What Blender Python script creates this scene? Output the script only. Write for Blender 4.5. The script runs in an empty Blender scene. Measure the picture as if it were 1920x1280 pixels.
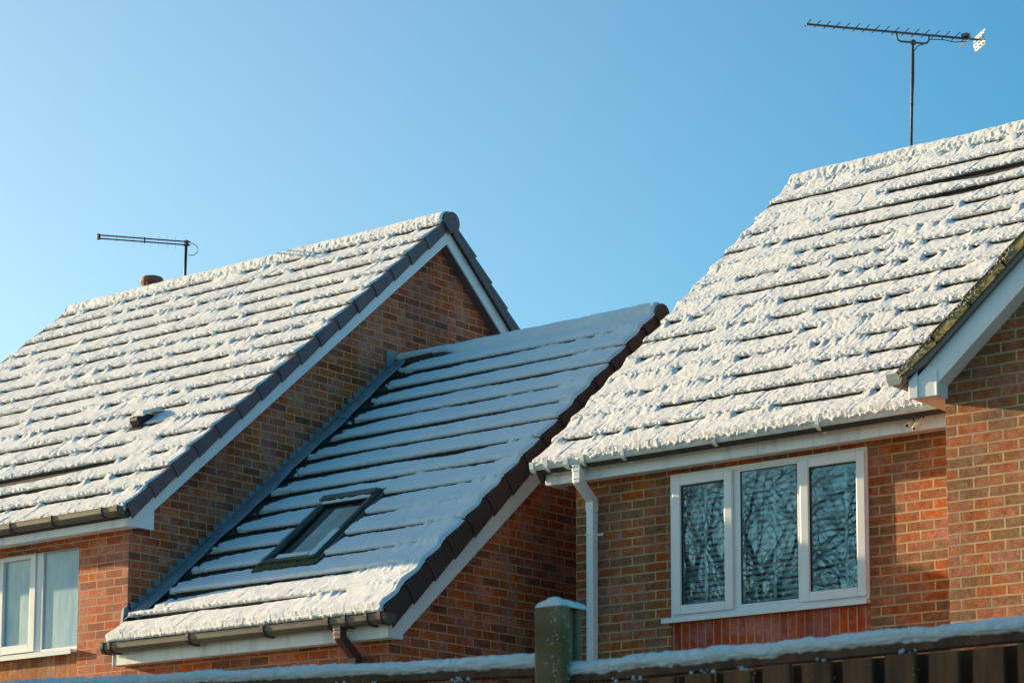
import bpy, math, random
import numpy as np
from mathutils import Matrix, Vector
random.seed(7); rng = np.random.RandomState(11)
S = bpy.context.scene
COL = S.collection
R_ = math.radians

# ------------------------------------------------------------------ camera
YAW, PIT, ROL = R_(-38.72), R_(7.05), R_(0.12)
cy_, sy_ = math.cos(YAW), math.sin(YAW)
fwd = Vector((sy_ * math.cos(PIT), cy_ * math.cos(PIT), math.sin(PIT)))
rt0 = Vector((cy_, -sy_, 0)); up0 = rt0.cross(fwd)
rt = rt0 * math.cos(ROL) + up0 * math.sin(ROL); up = -rt0 * math.sin(ROL) + up0 * math.cos(ROL)
cd = bpy.data.cameras.new("camera"); cam = bpy.data.objects.new("camera", cd); COL.objects.link(cam)
M = Matrix.Identity(4)
for i in range(3):
    M[i][0] = rt[i]; M[i][1] = up[i]; M[i][2] = -fwd[i]
M[2][3] = 1.15
cam.matrix_world = M
cd.sensor_width = 36; cd.lens = 4405 / 1920 * 36
cd.shift_x = 4 / 1920; cd.shift_y = 572 / 1920
cd.clip_start = 0.1; cd.clip_end = 3000
cd.dof.use_dof = True; cd.dof.focus_distance = 19.5; cd.dof.aperture_fstop = 8
S.camera = cam

# ------------------------------------------------------------------ light
SA, SC = 7.2, 1.60                                   # sun: per metre of -Y it comes from SA m of -X and SC m up
sund = Vector((-SA, -1, SC)).normalized()
elev = math.asin(sund.z)
W = bpy.data.worlds.new("World"); S.world = W; W.use_nodes = True
nt = W.node_tree; nt.nodes.clear()
sky = nt.nodes.new("ShaderNodeTexSky"); sky.sky_type = 'NISHITA'; sky.sun_disc = False
sky.sun_elevation = elev; sky.sun_rotation = math.atan2(sund.x, sund.y)
sky.altitude = 0; sky.air_density = 1.0; sky.dust_density = 0.7; sky.ozone_density = 2.0
bg = nt.nodes.new("ShaderNodeBackground"); bg.inputs[1].default_value = 0.108
wo = nt.nodes.new("ShaderNodeOutputWorld")
# air glow towards the sun: the sky is pale near it and a deep cyan blue away from it
tc = nt.nodes.new("ShaderNodeTexCoord"); dp = nt.nodes.new("ShaderNodeVectorMath"); dp.operation = 'DOT_PRODUCT'
dp.inputs[1].default_value = sund; nt.links.new(tc.outputs['Generated'], dp.inputs[0])
sr = nt.nodes.new("ShaderNodeValToRGB"); nt.links.new(dp.outputs['Value'], sr.inputs[0])
sr.color_ramp.elements[0].position = .28; sr.color_ramp.elements[0].color = (.27, .86, 1.02, 1)
sr.color_ramp.elements[1].position = .74; sr.color_ramp.elements[1].color = (1.10, 1.15, 1.03, 1)
ml = nt.nodes.new("ShaderNodeMix"); ml.data_type = 'RGBA'; ml.blend_type = 'MULTIPLY'; ml.inputs[0].default_value = 1; ml.clamp_result = False
nt.links.new(sky.outputs[0], ml.inputs[6]); nt.links.new(sr.outputs[0], ml.inputs[7])
nt.links.new(ml.outputs[2], bg.inputs[0]); nt.links.new(bg.outputs[0], wo.inputs[0])
sl = bpy.data.lights.new("sun", 'SUN'); sl.energy = 5.0; sl.angle = R_(0.5); sl.color = (1.0, 0.75, 0.43)
so = bpy.data.objects.new("sun", sl); COL.objects.link(so)
so.rotation_euler = (-sund).to_track_quat('-Z', 'Y').to_euler(); so.location = (-30, -5, 20)
S.view_settings.view_transform = 'Standard'; S.view_settings.look = 'None'
S.view_settings.exposure = 1.02; S.view_settings.gamma = 1.0
try: S.view_settings.use_curve_mapping = False
except Exception: pass

# ------------------------------------------------------------------ materials
def newmat(name):
    m = bpy.data.materials.new(name); m.use_nodes = True
    t = m.node_tree; t.nodes.clear()
    o = t.nodes.new("ShaderNodeOutputMaterial"); b = t.nodes.new("ShaderNodeBsdfPrincipled")
    t.links.new(b.outputs[0], o.inputs[0])
    return m, t, b, o
def N(t, kind, **kw):
    n = t.nodes.new("ShaderNode" + kind)
    for k, v in kw.items():
        if k in n.inputs.keys(): n.inputs[k].default_value = v
        else: setattr(n, k, v)
    return n
def ramp(t, fac, stops, interp='LINEAR'):
    r = t.nodes.new("ShaderNodeValToRGB"); cr = r.color_ramp; cr.interpolation = interp
    while len(cr.elements) < len(stops): cr.elements.new(0.5)
    for e, (p, c) in zip(cr.elements, stops):
        e.position = p; e.color = tuple(c) + (1,) if len(c) == 3 else c
    if fac is not None: t.links.new(fac, r.inputs[0])
    return r
def objco(t, scale=(1, 1, 1)):
    g = N(t, "NewGeometry"); mp = N(t, "Mapping"); mp.inputs['Scale'].default_value = scale
    t.links.new(g.outputs['Position'], mp.inputs[0]); return mp.outputs[0]
def noise(t, scale, detail=4, rough=.6, vs=(1, 1, 1)):
    n = N(t, "TexNoise"); n.inputs['Scale'].default_value = scale; n.inputs['Detail'].default_value = detail
    n.inputs['Roughness'].default_value = rough; t.links.new(objco(t, vs), n.inputs['Vector']); return n
def bump(t, b, h, strength, dist):
    u = N(t, "Bump"); u.inputs['Strength'].default_value = strength; u.inputs['Distance'].default_value = dist
    t.links.new(h, u.inputs['Height']); t.links.new(u.outputs[0], b.inputs['Normal']); return u
def simple(name, c1, c2=None, scale=8, rough=.6, bs=0, bd=.003, vs=(1, 1, 1), metal=0, lo=.35, hi=.65, detail=5):
    m, t, b, o = newmat(name)
    b.inputs['Roughness'].default_value = rough; b.inputs['Metallic'].default_value = metal
    if c2 is None: c2 = tuple(x * .8 for x in c1)
    n = noise(t, scale, detail, .65, vs); r = ramp(t, n.outputs[0], [(lo, c1), (hi, c2)])
    t.links.new(r.outputs[0], b.inputs['Base Color'])
    if bs: bump(t, b, n.outputs[0], bs, bd)
    return m
def mk_snow(name, bs=1.0, bd=.014, sc=120):
    m, t, b, o = newmat(name)
    n0 = noise(t, 3, 3, .5); r = ramp(t, n0.outputs[0], [(.3, (.86, .87, .88)), (.7, (.80, .81, .82))])
    t.links.new(r.outputs[0], b.inputs['Base Color']); b.inputs['Roughness'].default_value = .75
    b.inputs['Specular IOR Level'].default_value = .25
    n = noise(t, sc, 4, .7); bump(t, b, n.outputs[0], bs, bd)
    return m
def mk_brick(name, stops, mortar, mortar2, rough_amt, bs=.8, soldier=None, off=(0, 0), msize=.006, mort_smooth=.15, patch=.25):
    m, t, b, o = newmat(name)
    g = N(t, "NewGeometry"); sp = N(t, "SeparateXYZ"); sn = N(t, "SeparateXYZ")
    t.links.new(g.outputs['Position'], sp.inputs[0]); t.links.new(g.outputs['True Normal'], sn.inputs[0])
    ab = N(t, "Math", operation='ABSOLUTE'); t.links.new(sn.outputs[0], ab.inputs[0])
    gt = N(t, "Math", operation='GREATER_THAN'); gt.inputs[1].default_value = .5; t.links.new(ab.outputs[0], gt.inputs[0])
    mx = N(t, "Mix", data_type='FLOAT'); t.links.new(gt.outputs[0], mx.inputs[0])
    t.links.new(sp.outputs[0], mx.inputs[2]); t.links.new(sp.outputs[1], mx.inputs[3])
    cb = N(t, "CombineXYZ"); t.links.new(mx.outputs[0], cb.inputs[0]); t.links.new(sp.outputs[2], cb.inputs[1])
    mp = N(t, "Mapping"); mp.inputs['Location'].default_value = (off[0], off[1], 0); t.links.new(cb.outputs[0], mp.inputs[0])
    # wobble so that joints are not ruler straight
    wn = N(t, "TexNoise"); wn.inputs['Scale'].default_value = 9; wn.inputs['Detail'].default_value = 2; t.links.new(cb.outputs[0], wn.inputs['Vector'])
    wm = N(t, "VectorMath", operation='MULTIPLY_ADD'); wm.inputs[1].default_value = (rough_amt, rough_amt * .55, 0)
    t.links.new(wn.outputs['Color'], wm.inputs[0]); t.links.new(mp.outputs[0], wm.inputs[2])
    br = N(t, "TexBrick"); br.inputs['Scale'].default_value = 1; br.inputs['Color1'].default_value = (0, 0, 0, 1); br.inputs['Color2'].default_value = (1, 1, 1, 1)
    br.inputs['Mortar'].default_value = (.5, .5, .5, 1)
    br.inputs['Mortar Size'].default_value = msize; br.inputs['Mortar Smooth'].default_value = mort_smooth; br.inputs['Bias'].default_value = 0
    if soldier: br.inputs['Brick Width'].default_value = soldier[0]; br.inputs['Row Height'].default_value = soldier[1]; br.offset = 0
    else: br.inputs['Brick Width'].default_value = .225; br.inputs['Row Height'].default_value = .075; br.offset = .5
    t.links.new(wm.outputs[0], br.inputs['Vector'])
    rp = ramp(t, br.outputs['Color'], stops)
    n1 = noise(t, 22, 5, .7); n2 = noise(t, 5, 3, .6)
    # within-brick mottling
    hsv = N(t, "HueSaturation"); t.links.new(rp.outputs[0], hsv.inputs['Color'])
    mr = N(t, "MapRange"); mr.inputs[1].default_value = .3; mr.inputs[2].default_value = .7; mr.inputs[3].default_value = 1 - patch * 1.6; mr.inputs[4].default_value = 1 + patch * 1.3
    t.links.new(n1.outputs[0], mr.inputs[0]); t.links.new(mr.outputs[0], hsv.inputs['Value'])
    mr2 = N(t, "MapRange"); mr2.inputs[1].default_value = .35; mr2.inputs[2].default_value = .65; mr2.inputs[3].default_value = 1.1; mr2.inputs[4].default_value = .85
    t.links.new(n2.outputs[0], mr2.inputs[0]); t.links.new(mr2.outputs[0], hsv.inputs['Saturation'])
    mo = ramp(t, n2.outputs[0], [(.4, mortar), (.6, mortar2)])
    # damp and soot staining, long soft runs down the wall
    st = noise(t, 1.6, 4, .6, (1, 1, .35)); sr2 = ramp(t, st.outputs[0], [(.42, (1, 1, 1)), (.68, (.62, .60, .58))])
    mc = N(t, "Mix", data_type='RGBA'); t.links.new(br.outputs['Fac'], mc.inputs[0]); t.links.new(hsv.outputs[0], mc.inputs[6]); t.links.new(mo.outputs[0], mc.inputs[7])
    ms = N(t, "Mix", data_type='RGBA', blend_type='MULTIPLY'); ms.inputs[0].default_value = 1
    t.links.new(mc.outputs[2], ms.inputs[6]); t.links.new(sr2.outputs[0], ms.inputs[7])
    t.links.new(ms.outputs[2], b.inputs['Base Color']); b.inputs['Roughness'].default_value = .85
    # height
    inv = N(t, "Math", operation='MULTIPLY'); inv.inputs[1].default_value = -1.0; t.links.new(br.outputs['Fac'], inv.inputs[0])
    n3 = noise(t, 55, 5, .75)
    ad = N(t, "Math", operation='MULTIPLY_ADD'); ad.inputs[1].default_value = 1.1; t.links.new(n3.outputs[0], ad.inputs[0]); t.links.new(inv.outputs[0], ad.inputs[2])
    bump(t, b, ad.outputs[0], bs, .009)
    return m

MT = {}
MT['snow'] = mk_snow('snow')
MT['garden'] = simple('thawing_garden', (.05, .07, .03), (.55, .56, .58), 1.5, .9, .4, .02, lo=.50, hi=.60)
MT['snow_soft'] = mk_snow('snow_soft', .9, .012, 110)
RED = [(0, (0.240, 0.058, 0.023)), (.12, (0.359, 0.076, 0.026)), (.35, (0.533, 0.112, 0.033)), (.62, (0.653, 0.148, 0.041)), (.85, (0.490, 0.100, 0.031)), (1, (0.294, 0.066, 0.026))]
MT['brick_main'] = mk_brick('brick_main', RED, (.66, .38, .23), (.52, .30, .18), .006, .6, off=(.06, 0))
RUS = [(0, (0.289, 0.139, 0.055)), (.16, (0.357, 0.144, 0.049)), (.34, (0.483, 0.122, 0.035)), (.62, (0.561, 0.148, 0.040)), (.84, (0.424, 0.135, 0.042)), (1, (0.300, 0.135, 0.052))]
MT['brick_rustic'] = mk_brick('brick_rustic', RUS, (.70, .47, .27), (.56, .37, .21), .014, 1.5, off=(.03, .02), msize=.0075, patch=.32)
MT['brick_soldier'] = mk_brick('brick_soldier', [(0, (.42, .055, .028)), (.5, (.52, .08, .035)), (1, (.60, .11, .045))], (.48, .34, .18), (.40, .28, .16), .004, .5, soldier=(.075, .6), off=(.02, -.05))
MT['brick_orange'] = mk_brick('brick_orange', [(0, (.50, .14, .04)), (.5, (.58, .18, .05)), (1, (.62, .22, .07))], (.20, .08, .04), (.24, .10, .05), .003, .5, soldier=(.066, .8), off=(.0, -.05), msize=.004)
MT['tile'] = simple('roof_tile', (.030, .026, .024), (.055, .045, .036), 14, .8, .6, .004)
MT['tile_moss'] = simple('mossy_tile', (.36, .28, .10), (.10, .075, .045), 14, .95, .9, .01, lo=.45, hi=.68)
MT['verge_slate'] = simple('verge_slate', (.145, .095, .098), (.10, .070, .078), 7, .55, .2, .002)
MT['verge_brown'] = simple('verge_brown', (.075, .042, .034), (.055, .032, .028), 10, .5, .2, .002)
MT['upvc'] = simple('upvc', (.80, .81, .80), (.74, .75, .74), 3, .35)
MT['upvc_dirty'] = simple('upvc_weathered', (.80, .81, .82), (.42, .47, .46), 7, .45, vs=(1, 1, .22), lo=.50, hi=.78)
MT['upvc_algae'] = simple('gutter_algae', (.74, .77, .76), (.48, .54, .42), 9, .45, lo=.45, hi=.75)
MT['gutter_old'] = simple('old_gutter', (.36, .39, .38), (.20, .24, .22), 9, .5)
MT['gutter'] = simple('gutter_brown', (.085, .072, .060), (.15, .13, .10), 6, .45, vs=(.5, 1, 1))
MT['bracket'] = simple('bracket_dark', (.05, .035, .03), (.07, .05, .045), 9, .5)
MT['downpipe_brown'] = simple('downpipe_brown', (.075, .030, .026), (.10, .045, .04), 8, .4)
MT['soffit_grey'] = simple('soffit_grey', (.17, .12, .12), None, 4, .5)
MT['overflow'] = simple('overflow_plastic', (.78, .72, .60), (.60, .54, .44), 30, .5)
MT['lead'] = simple('lead', (.16, .19, .22), (.28, .31, .34), 5, .5, .25, .006, lo=.35, hi=.7)
MT['steel'] = simple('weathered_steel', (.055, .06, .065), (.12, .11, .10), 30, .6, metal=.2)
MT['black_plastic'] = simple('black_plastic', (.02, .02, .022), None, 8, .5)
MT['dull_rod'] = simple('dull_rod', (.018, .022, .028), None, 8, 1.0)
MT['dull_rod'].node_tree.nodes['Principled BSDF'].inputs['Specular IOR Level'].default_value = 0.05
MT['zinc'] = simple('bright_alloy', (.62, .62, .60), (.52, .52, .51), 8, .5)
MT['terracotta'] = simple('terracotta', (.36, .13, .07), (.22, .08, .05), 12, .8, .3, .003)
MT['lining'] = simple('dark_lining', (.05, .035, .03), None, 4, .9)
MT['frame_grey'] = simple('frame_cladding', (.09, .095, .085), (.06, .065, .055), 12, .45)
MT['moss_flash'] = simple('mossy_flashing', (.10, .10, .03), (.03, .035, .03), 25, .9, .8, .01, lo=.4, hi=.58)
MT['concrete'] = simple('weathered_concrete', (.13, .075, .022), (.24, .165, .085), 7, .9, .7, .006, detail=9)
MT['wood'] = simple('fence_board', (.16, .060, .028), (.06, .028, .018), 4, .85, .5, .004, vs=(6, 6, .6))
MT['wood_pale'] = simple('fence_rail', (.22, .080, .025), (.08, .030, .014), 4, .85, .5, .004, vs=(6, 6, .6))
MT['room'] = simple('room_dark', (.10, .10, .10), (.07, .07, .07), 2, .9)
MT['blind'] = simple('blind_slat', (.84, .88, .88), (.76, .80, .80), 5, .6)
MT['tape'] = simple('blind_tape', (.80, .84, .84), None, 5, .7)
MT['pale_sky_reflection'] = simple('pale_sky_reflection', (.82, .78, .68), None, 3, .9)
MT['curtain'] = simple('net_curtain', (.55, .58, .56), (.45, .48, .46), 3, .9)
MT['bark'] = simple('bark', (.045, .035, .028), (.09, .07, .055), 15, .9, .5, .01)
MT['leaf'] = simple('evergreen_leaf', (.03, .055, .02), (.05, .09, .03), 9, .7)
def mk_glass(name, tint, fac, rough=0.0, gcol=(.60, .93, 1, 1), mult=1.2):
    m, t, b, o = newmat(name); t.nodes.remove(b)
    gl = N(t, "BsdfGlossy"); gl.inputs['Roughness'].default_value = rough; gl.inputs['Color'].default_value = gcol
    tr = N(t, "BsdfTransparent"); tr.inputs['Color'].default_value = tint + (1,)
    fr = N(t, "Fresnel"); fr.inputs['IOR'].default_value = 1.5
    ma = N(t, "Math", operation='MULTIPLY_ADD'); ma.inputs[1].default_value = mult; ma.inputs[2].default_value = fac; ma.use_clamp = True
    t.links.new(fr.outputs[0], ma.inputs[0])
    nz = noise(t, 2.2, 1, .4); bu = N(t, "Bump"); bu.inputs['Strength'].default_value = .25; bu.inputs['Distance'].default_value = .004
    t.links.new(nz.outputs[0], bu.inputs['Height']); t.links.new(bu.outputs[0], gl.inputs['Normal'])
    mx = N(t, "MixShader"); t.links.new(ma.outputs[0], mx.inputs[0]); t.links.new(tr.outputs[0], mx.inputs[1]); t.links.new(gl.outputs[0], mx.inputs[2])
    t.links.new(mx.outputs[0], o.inputs[0]); return m
MT['glass'] = mk_glass('window_glass', (.90, .96, .96), .14, gcol=(.68, .98, 1, 1))
MT['glass_roof'] = mk_glass('rooflight_glass', (.97, .97, .97), .0, gcol=(.85, .85, .82, 1), mult=.7)
def mk_frost():
    m, t, b, o = newmat('frosted_glass')
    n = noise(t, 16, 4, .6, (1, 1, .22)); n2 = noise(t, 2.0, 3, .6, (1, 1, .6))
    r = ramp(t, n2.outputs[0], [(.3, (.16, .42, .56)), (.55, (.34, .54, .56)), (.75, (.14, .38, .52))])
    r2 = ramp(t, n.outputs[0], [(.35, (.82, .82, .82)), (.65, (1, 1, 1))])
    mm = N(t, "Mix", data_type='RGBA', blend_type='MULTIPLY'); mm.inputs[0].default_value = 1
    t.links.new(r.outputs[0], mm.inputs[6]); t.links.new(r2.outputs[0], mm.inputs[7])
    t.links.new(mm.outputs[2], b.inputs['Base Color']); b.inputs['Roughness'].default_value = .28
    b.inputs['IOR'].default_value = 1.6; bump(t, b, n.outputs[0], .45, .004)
    return m
MT['frost'] = mk_frost()

# ------------------------------------------------------------------ mesh helpers
class MB:
    def __init__(s, keep=False): s.v = []; s.f = []; s.keep = keep
    def add(s, vs, fs):
        b = len(s.v); s.v += [tuple(p) for p in vs]; s.f += [tuple(i + b for i in f) for f in fs]; return s
    def box(s, x0, x1, y0, y1, z0, z1):
        return s.add([(x, y, z) for z in (z0, z1) for y in (y0, y1) for x in (x0, x1)],
                     [(0, 2, 3, 1), (4, 5, 7, 6), (0, 1, 5, 4), (2, 6, 7, 3), (0, 4, 6, 2), (1, 3, 7, 5)])
    def prism(s, poly, axis, a0, a1, fn=None):
        """poly: 2D points (counter-clockwise any); axis 0 -> (y,z) extruded in x; 1 -> (x,z) in y"""
        n = len(poly)
        def P(p, a): return fn(p, a) if fn else ((a, p[0], p[1]) if axis == 0 else (p[0], a, p[1]) if axis == 1 else (p[0], p[1], a))
        vs = [P(p, a0) for p in poly] + [P(p, a1) for p in poly]
        fs = [tuple(range(n))[::-1], tuple(range(n, 2 * n))] + [(i, (i + 1) % n, n + (i + 1) % n, n + i) for i in range(n)]
        return s.add(vs, fs)
    def tube(s, pts, r, n=8, caps=True):
        pts = [Vector(p) for p in pts]; rs = r if isinstance(r, (list, tuple)) else [r] * len(pts)
        rings = []; prev = None
        for i, p in enumerate(pts):
            d = (pts[min(i + 1, len(pts) - 1)] - pts[max(i - 1, 0)]).normalized()
            a = Vector((0, 0, 1)) if abs(d.z) < .9 else Vector((1, 0, 0))
            if prev is not None: a = prev
            x = (a - d * a.dot(d))
            if x.length < 1e-5: x = d.orthogonal()
            x.normalize(); prev = x; y = d.cross(x)
            rings.append([p + (x * math.cos(2 * math.pi * k / n) + y * math.sin(2 * math.pi * k / n)) * rs[i] for k in range(n)])
        vs = [q for rg in rings for q in rg]; fs = []
        for i in range(len(pts) - 1):
            for k in range(n):
                fs.append((i * n + k, i * n + (k + 1) % n, (i + 1) * n + (k + 1) % n, (i + 1) * n + k))
        if caps: fs += [tuple(range(n))[::-1], tuple(range((len(pts) - 1) * n, len(pts) * n))]
        return s.add(vs, fs)
    def mesh(s, name):
        me = bpy.data.meshes.new(name); me.from_pydata(s.v, [], s.f); me.validate(); me.update(); 
        if s.keep: return me
        import bmesh
        bm = bmesh.new(); bm.from_mesh(me); bmesh.ops.recalc_face_normals(bm, faces=bm.faces); bm.to_mesh(me); bm.free()
        return me
def link(name, me, mat, parent=None, smooth=False, bevel=0):
    o = bpy.data.objects.new(name, me); COL.objects.link(o)
    if mat is not None and not me.materials: me.materials.append(MT[mat] if isinstance(mat, str) else mat)
    if parent is not None:
        o.parent = parent
        if parent.type == 'EMPTY': o.matrix_parent_inverse = Matrix.Translation(-Vector(parent.location))
    if smooth: me.polygons.foreach_set('use_smooth', [True] * len(me.polygons))
    if bevel:
        b = o.modifiers.new('bevel', 'BEVEL'); b.width = bevel; b.segments = 2; b.limit_method = 'ANGLE'; b.angle_limit = R_(40)
    return o
def part(name, mb, mat, parent=None, smooth=False, bevel=0): return link(name, mb.mesh(name), mat, parent, smooth, bevel)
def thing(name, label, cat, loc, group=None):
    o = bpy.data.objects.new(name, None); COL.objects.link(o); o.location = loc; o.empty_display_size = .2
    tag(o, label, cat, group); return o
def tag(o, label, cat, group=None):
    o['label'] = label; o['category'] = cat
    if group: o['group'] = group
    return o
def struct(name, mb, mat):
    o = part(name, mb, mat); o['kind'] = 'structure'; return o
def gridmesh(name, P, smooth=True):
    """P: (A,B,3) array -> quad grid mesh, fast"""
    A, B = P.shape[:2]; me = bpy.data.meshes.new(name)
    idx = np.arange(A * B).reshape(A, B)
    q = np.stack([idx[:-1, :-1], idx[:-1, 1:], idx[1:, 1:], idx[1:, :-1]], -1).reshape(-1, 4)
    return rawmesh(me, P.reshape(-1, 3), q, smooth)
def rawmesh(me, V, q, smooth=True):
    me.vertices.add(len(V)); me.vertices.foreach_set('co', V.astype(np.float32).ravel())
    me.loops.add(q.size); me.loops.foreach_set('vertex_index', q.astype(np.int32).ravel())
    me.polygons.add(len(q)); me.polygons.foreach_set('loop_start', np.arange(0, q.size, 4, dtype=np.int32))
    me.polygons.foreach_set('loop_total', np.full(len(q), 4, dtype=np.int32))
    me.update(calc_edges=True)
    me.polygons.foreach_set('use_smooth', np.full(len(q), smooth)); me.validate()
    return me
def vnoise(x, y, seed=0):
    x = np.asarray(x, float); y = np.asarray(y, float); x, y = np.broadcast_arrays(x, y)
    xi = np.floor(x).astype(np.int64); yi = np.floor(y).astype(np.int64); fx = x - xi; fy = y - yi
    fx = fx * fx * (3 - 2 * fx); fy = fy * fy * (3 - 2 * fy)
    def h(a, b):
        n = (a * 374761393 + b * 668265263 + seed * 974711) & 0xffffffff
        n = ((n ^ (n >> 13)) * 1274126177) & 0xffffffff
        n = (n ^ (n >> 16)) & 0xffffffff
        return n / 4294967295.0
    return (h(xi, yi) * (1 - fx) + h(xi + 1, yi) * fx) * (1 - fy) + (h(xi, yi + 1) * (1 - fx) + h(xi + 1, yi + 1) * fx) * fy
def fbm(x, y, seed=0, o=3):
    t = 0; a = 1; w = 0
    for i in range(o):
        t = t + a * vnoise(x * 2 ** i, y * 2 ** i, seed + i * 17); w += a; a *= .5
    return t / w
def sstep(a, b, x):
    t = np.clip((x - a) / (b - a), 0, 1); return t * t * (3 - 2 * t)

TAN = .845; TH = math.atan(TAN); CO, SI = math.cos(TH), math.sin(TH)
class Slope:
    """front roof slope frame: u = world x, v up the slope from the eave, h off the surface"""
    def __init__(s, yE, zE, sgn=1): s.y = yE; s.z = zE; s.g = sgn
    def P(s, u, v, h): return (u, s.y + s.g * (v * CO - h * SI), s.z + v * SI + h * CO)
    def box(s, mb, u0, u1, v0, v1, h0, h1):
        vs = [s.P(u, v, h) for h in (h0, h1) for v in (v0, v1) for u in (u0, u1)]
        return mb.add(vs, [(0, 2, 3, 1), (4, 5, 7, 6), (0, 1, 5, 4), (2, 6, 7, 3), (0, 4, 6, 2), (1, 3, 7, 5)])

def tiles_mb(sl, x0, x1, vmax, g, mb, t=.03, w=.30, seed=1):
    rr = random.Random(seed); k = 0
    while k * g < vmax - .02:
        v0 = k * g; v1 = min(v0 + g + .03, vmax); x = x0 - (w / 2 if k % 2 else 0)
        while x < x1 - 1e-6:
            a = max(x, x0); b = min(x + w - .004, x1); j = rr.uniform(-.003, .003)
            if b - a > .02:
                h1 = t + j; h2 = t * (1 - (v1 - v0) / g * .97) + j
                vs = [sl.P(a, v0, -.01), sl.P(b, v0, -.01), sl.P(a, v0, h1), sl.P(b, v0, h1), sl.P(a, v1, max(h2, .001)), sl.P(b, v1, max(h2, .001)), sl.P(a, v1, -.01), sl.P(b, v1, -.01)]
                mb.add(vs, [(0, 1, 3, 2), (2, 3, 5, 4), (0, 2, 4, 6), (1, 7, 5, 3), (4, 5, 7, 6), (0, 6, 7, 1)])
            x += w
        k += 1
    return mb

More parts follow.
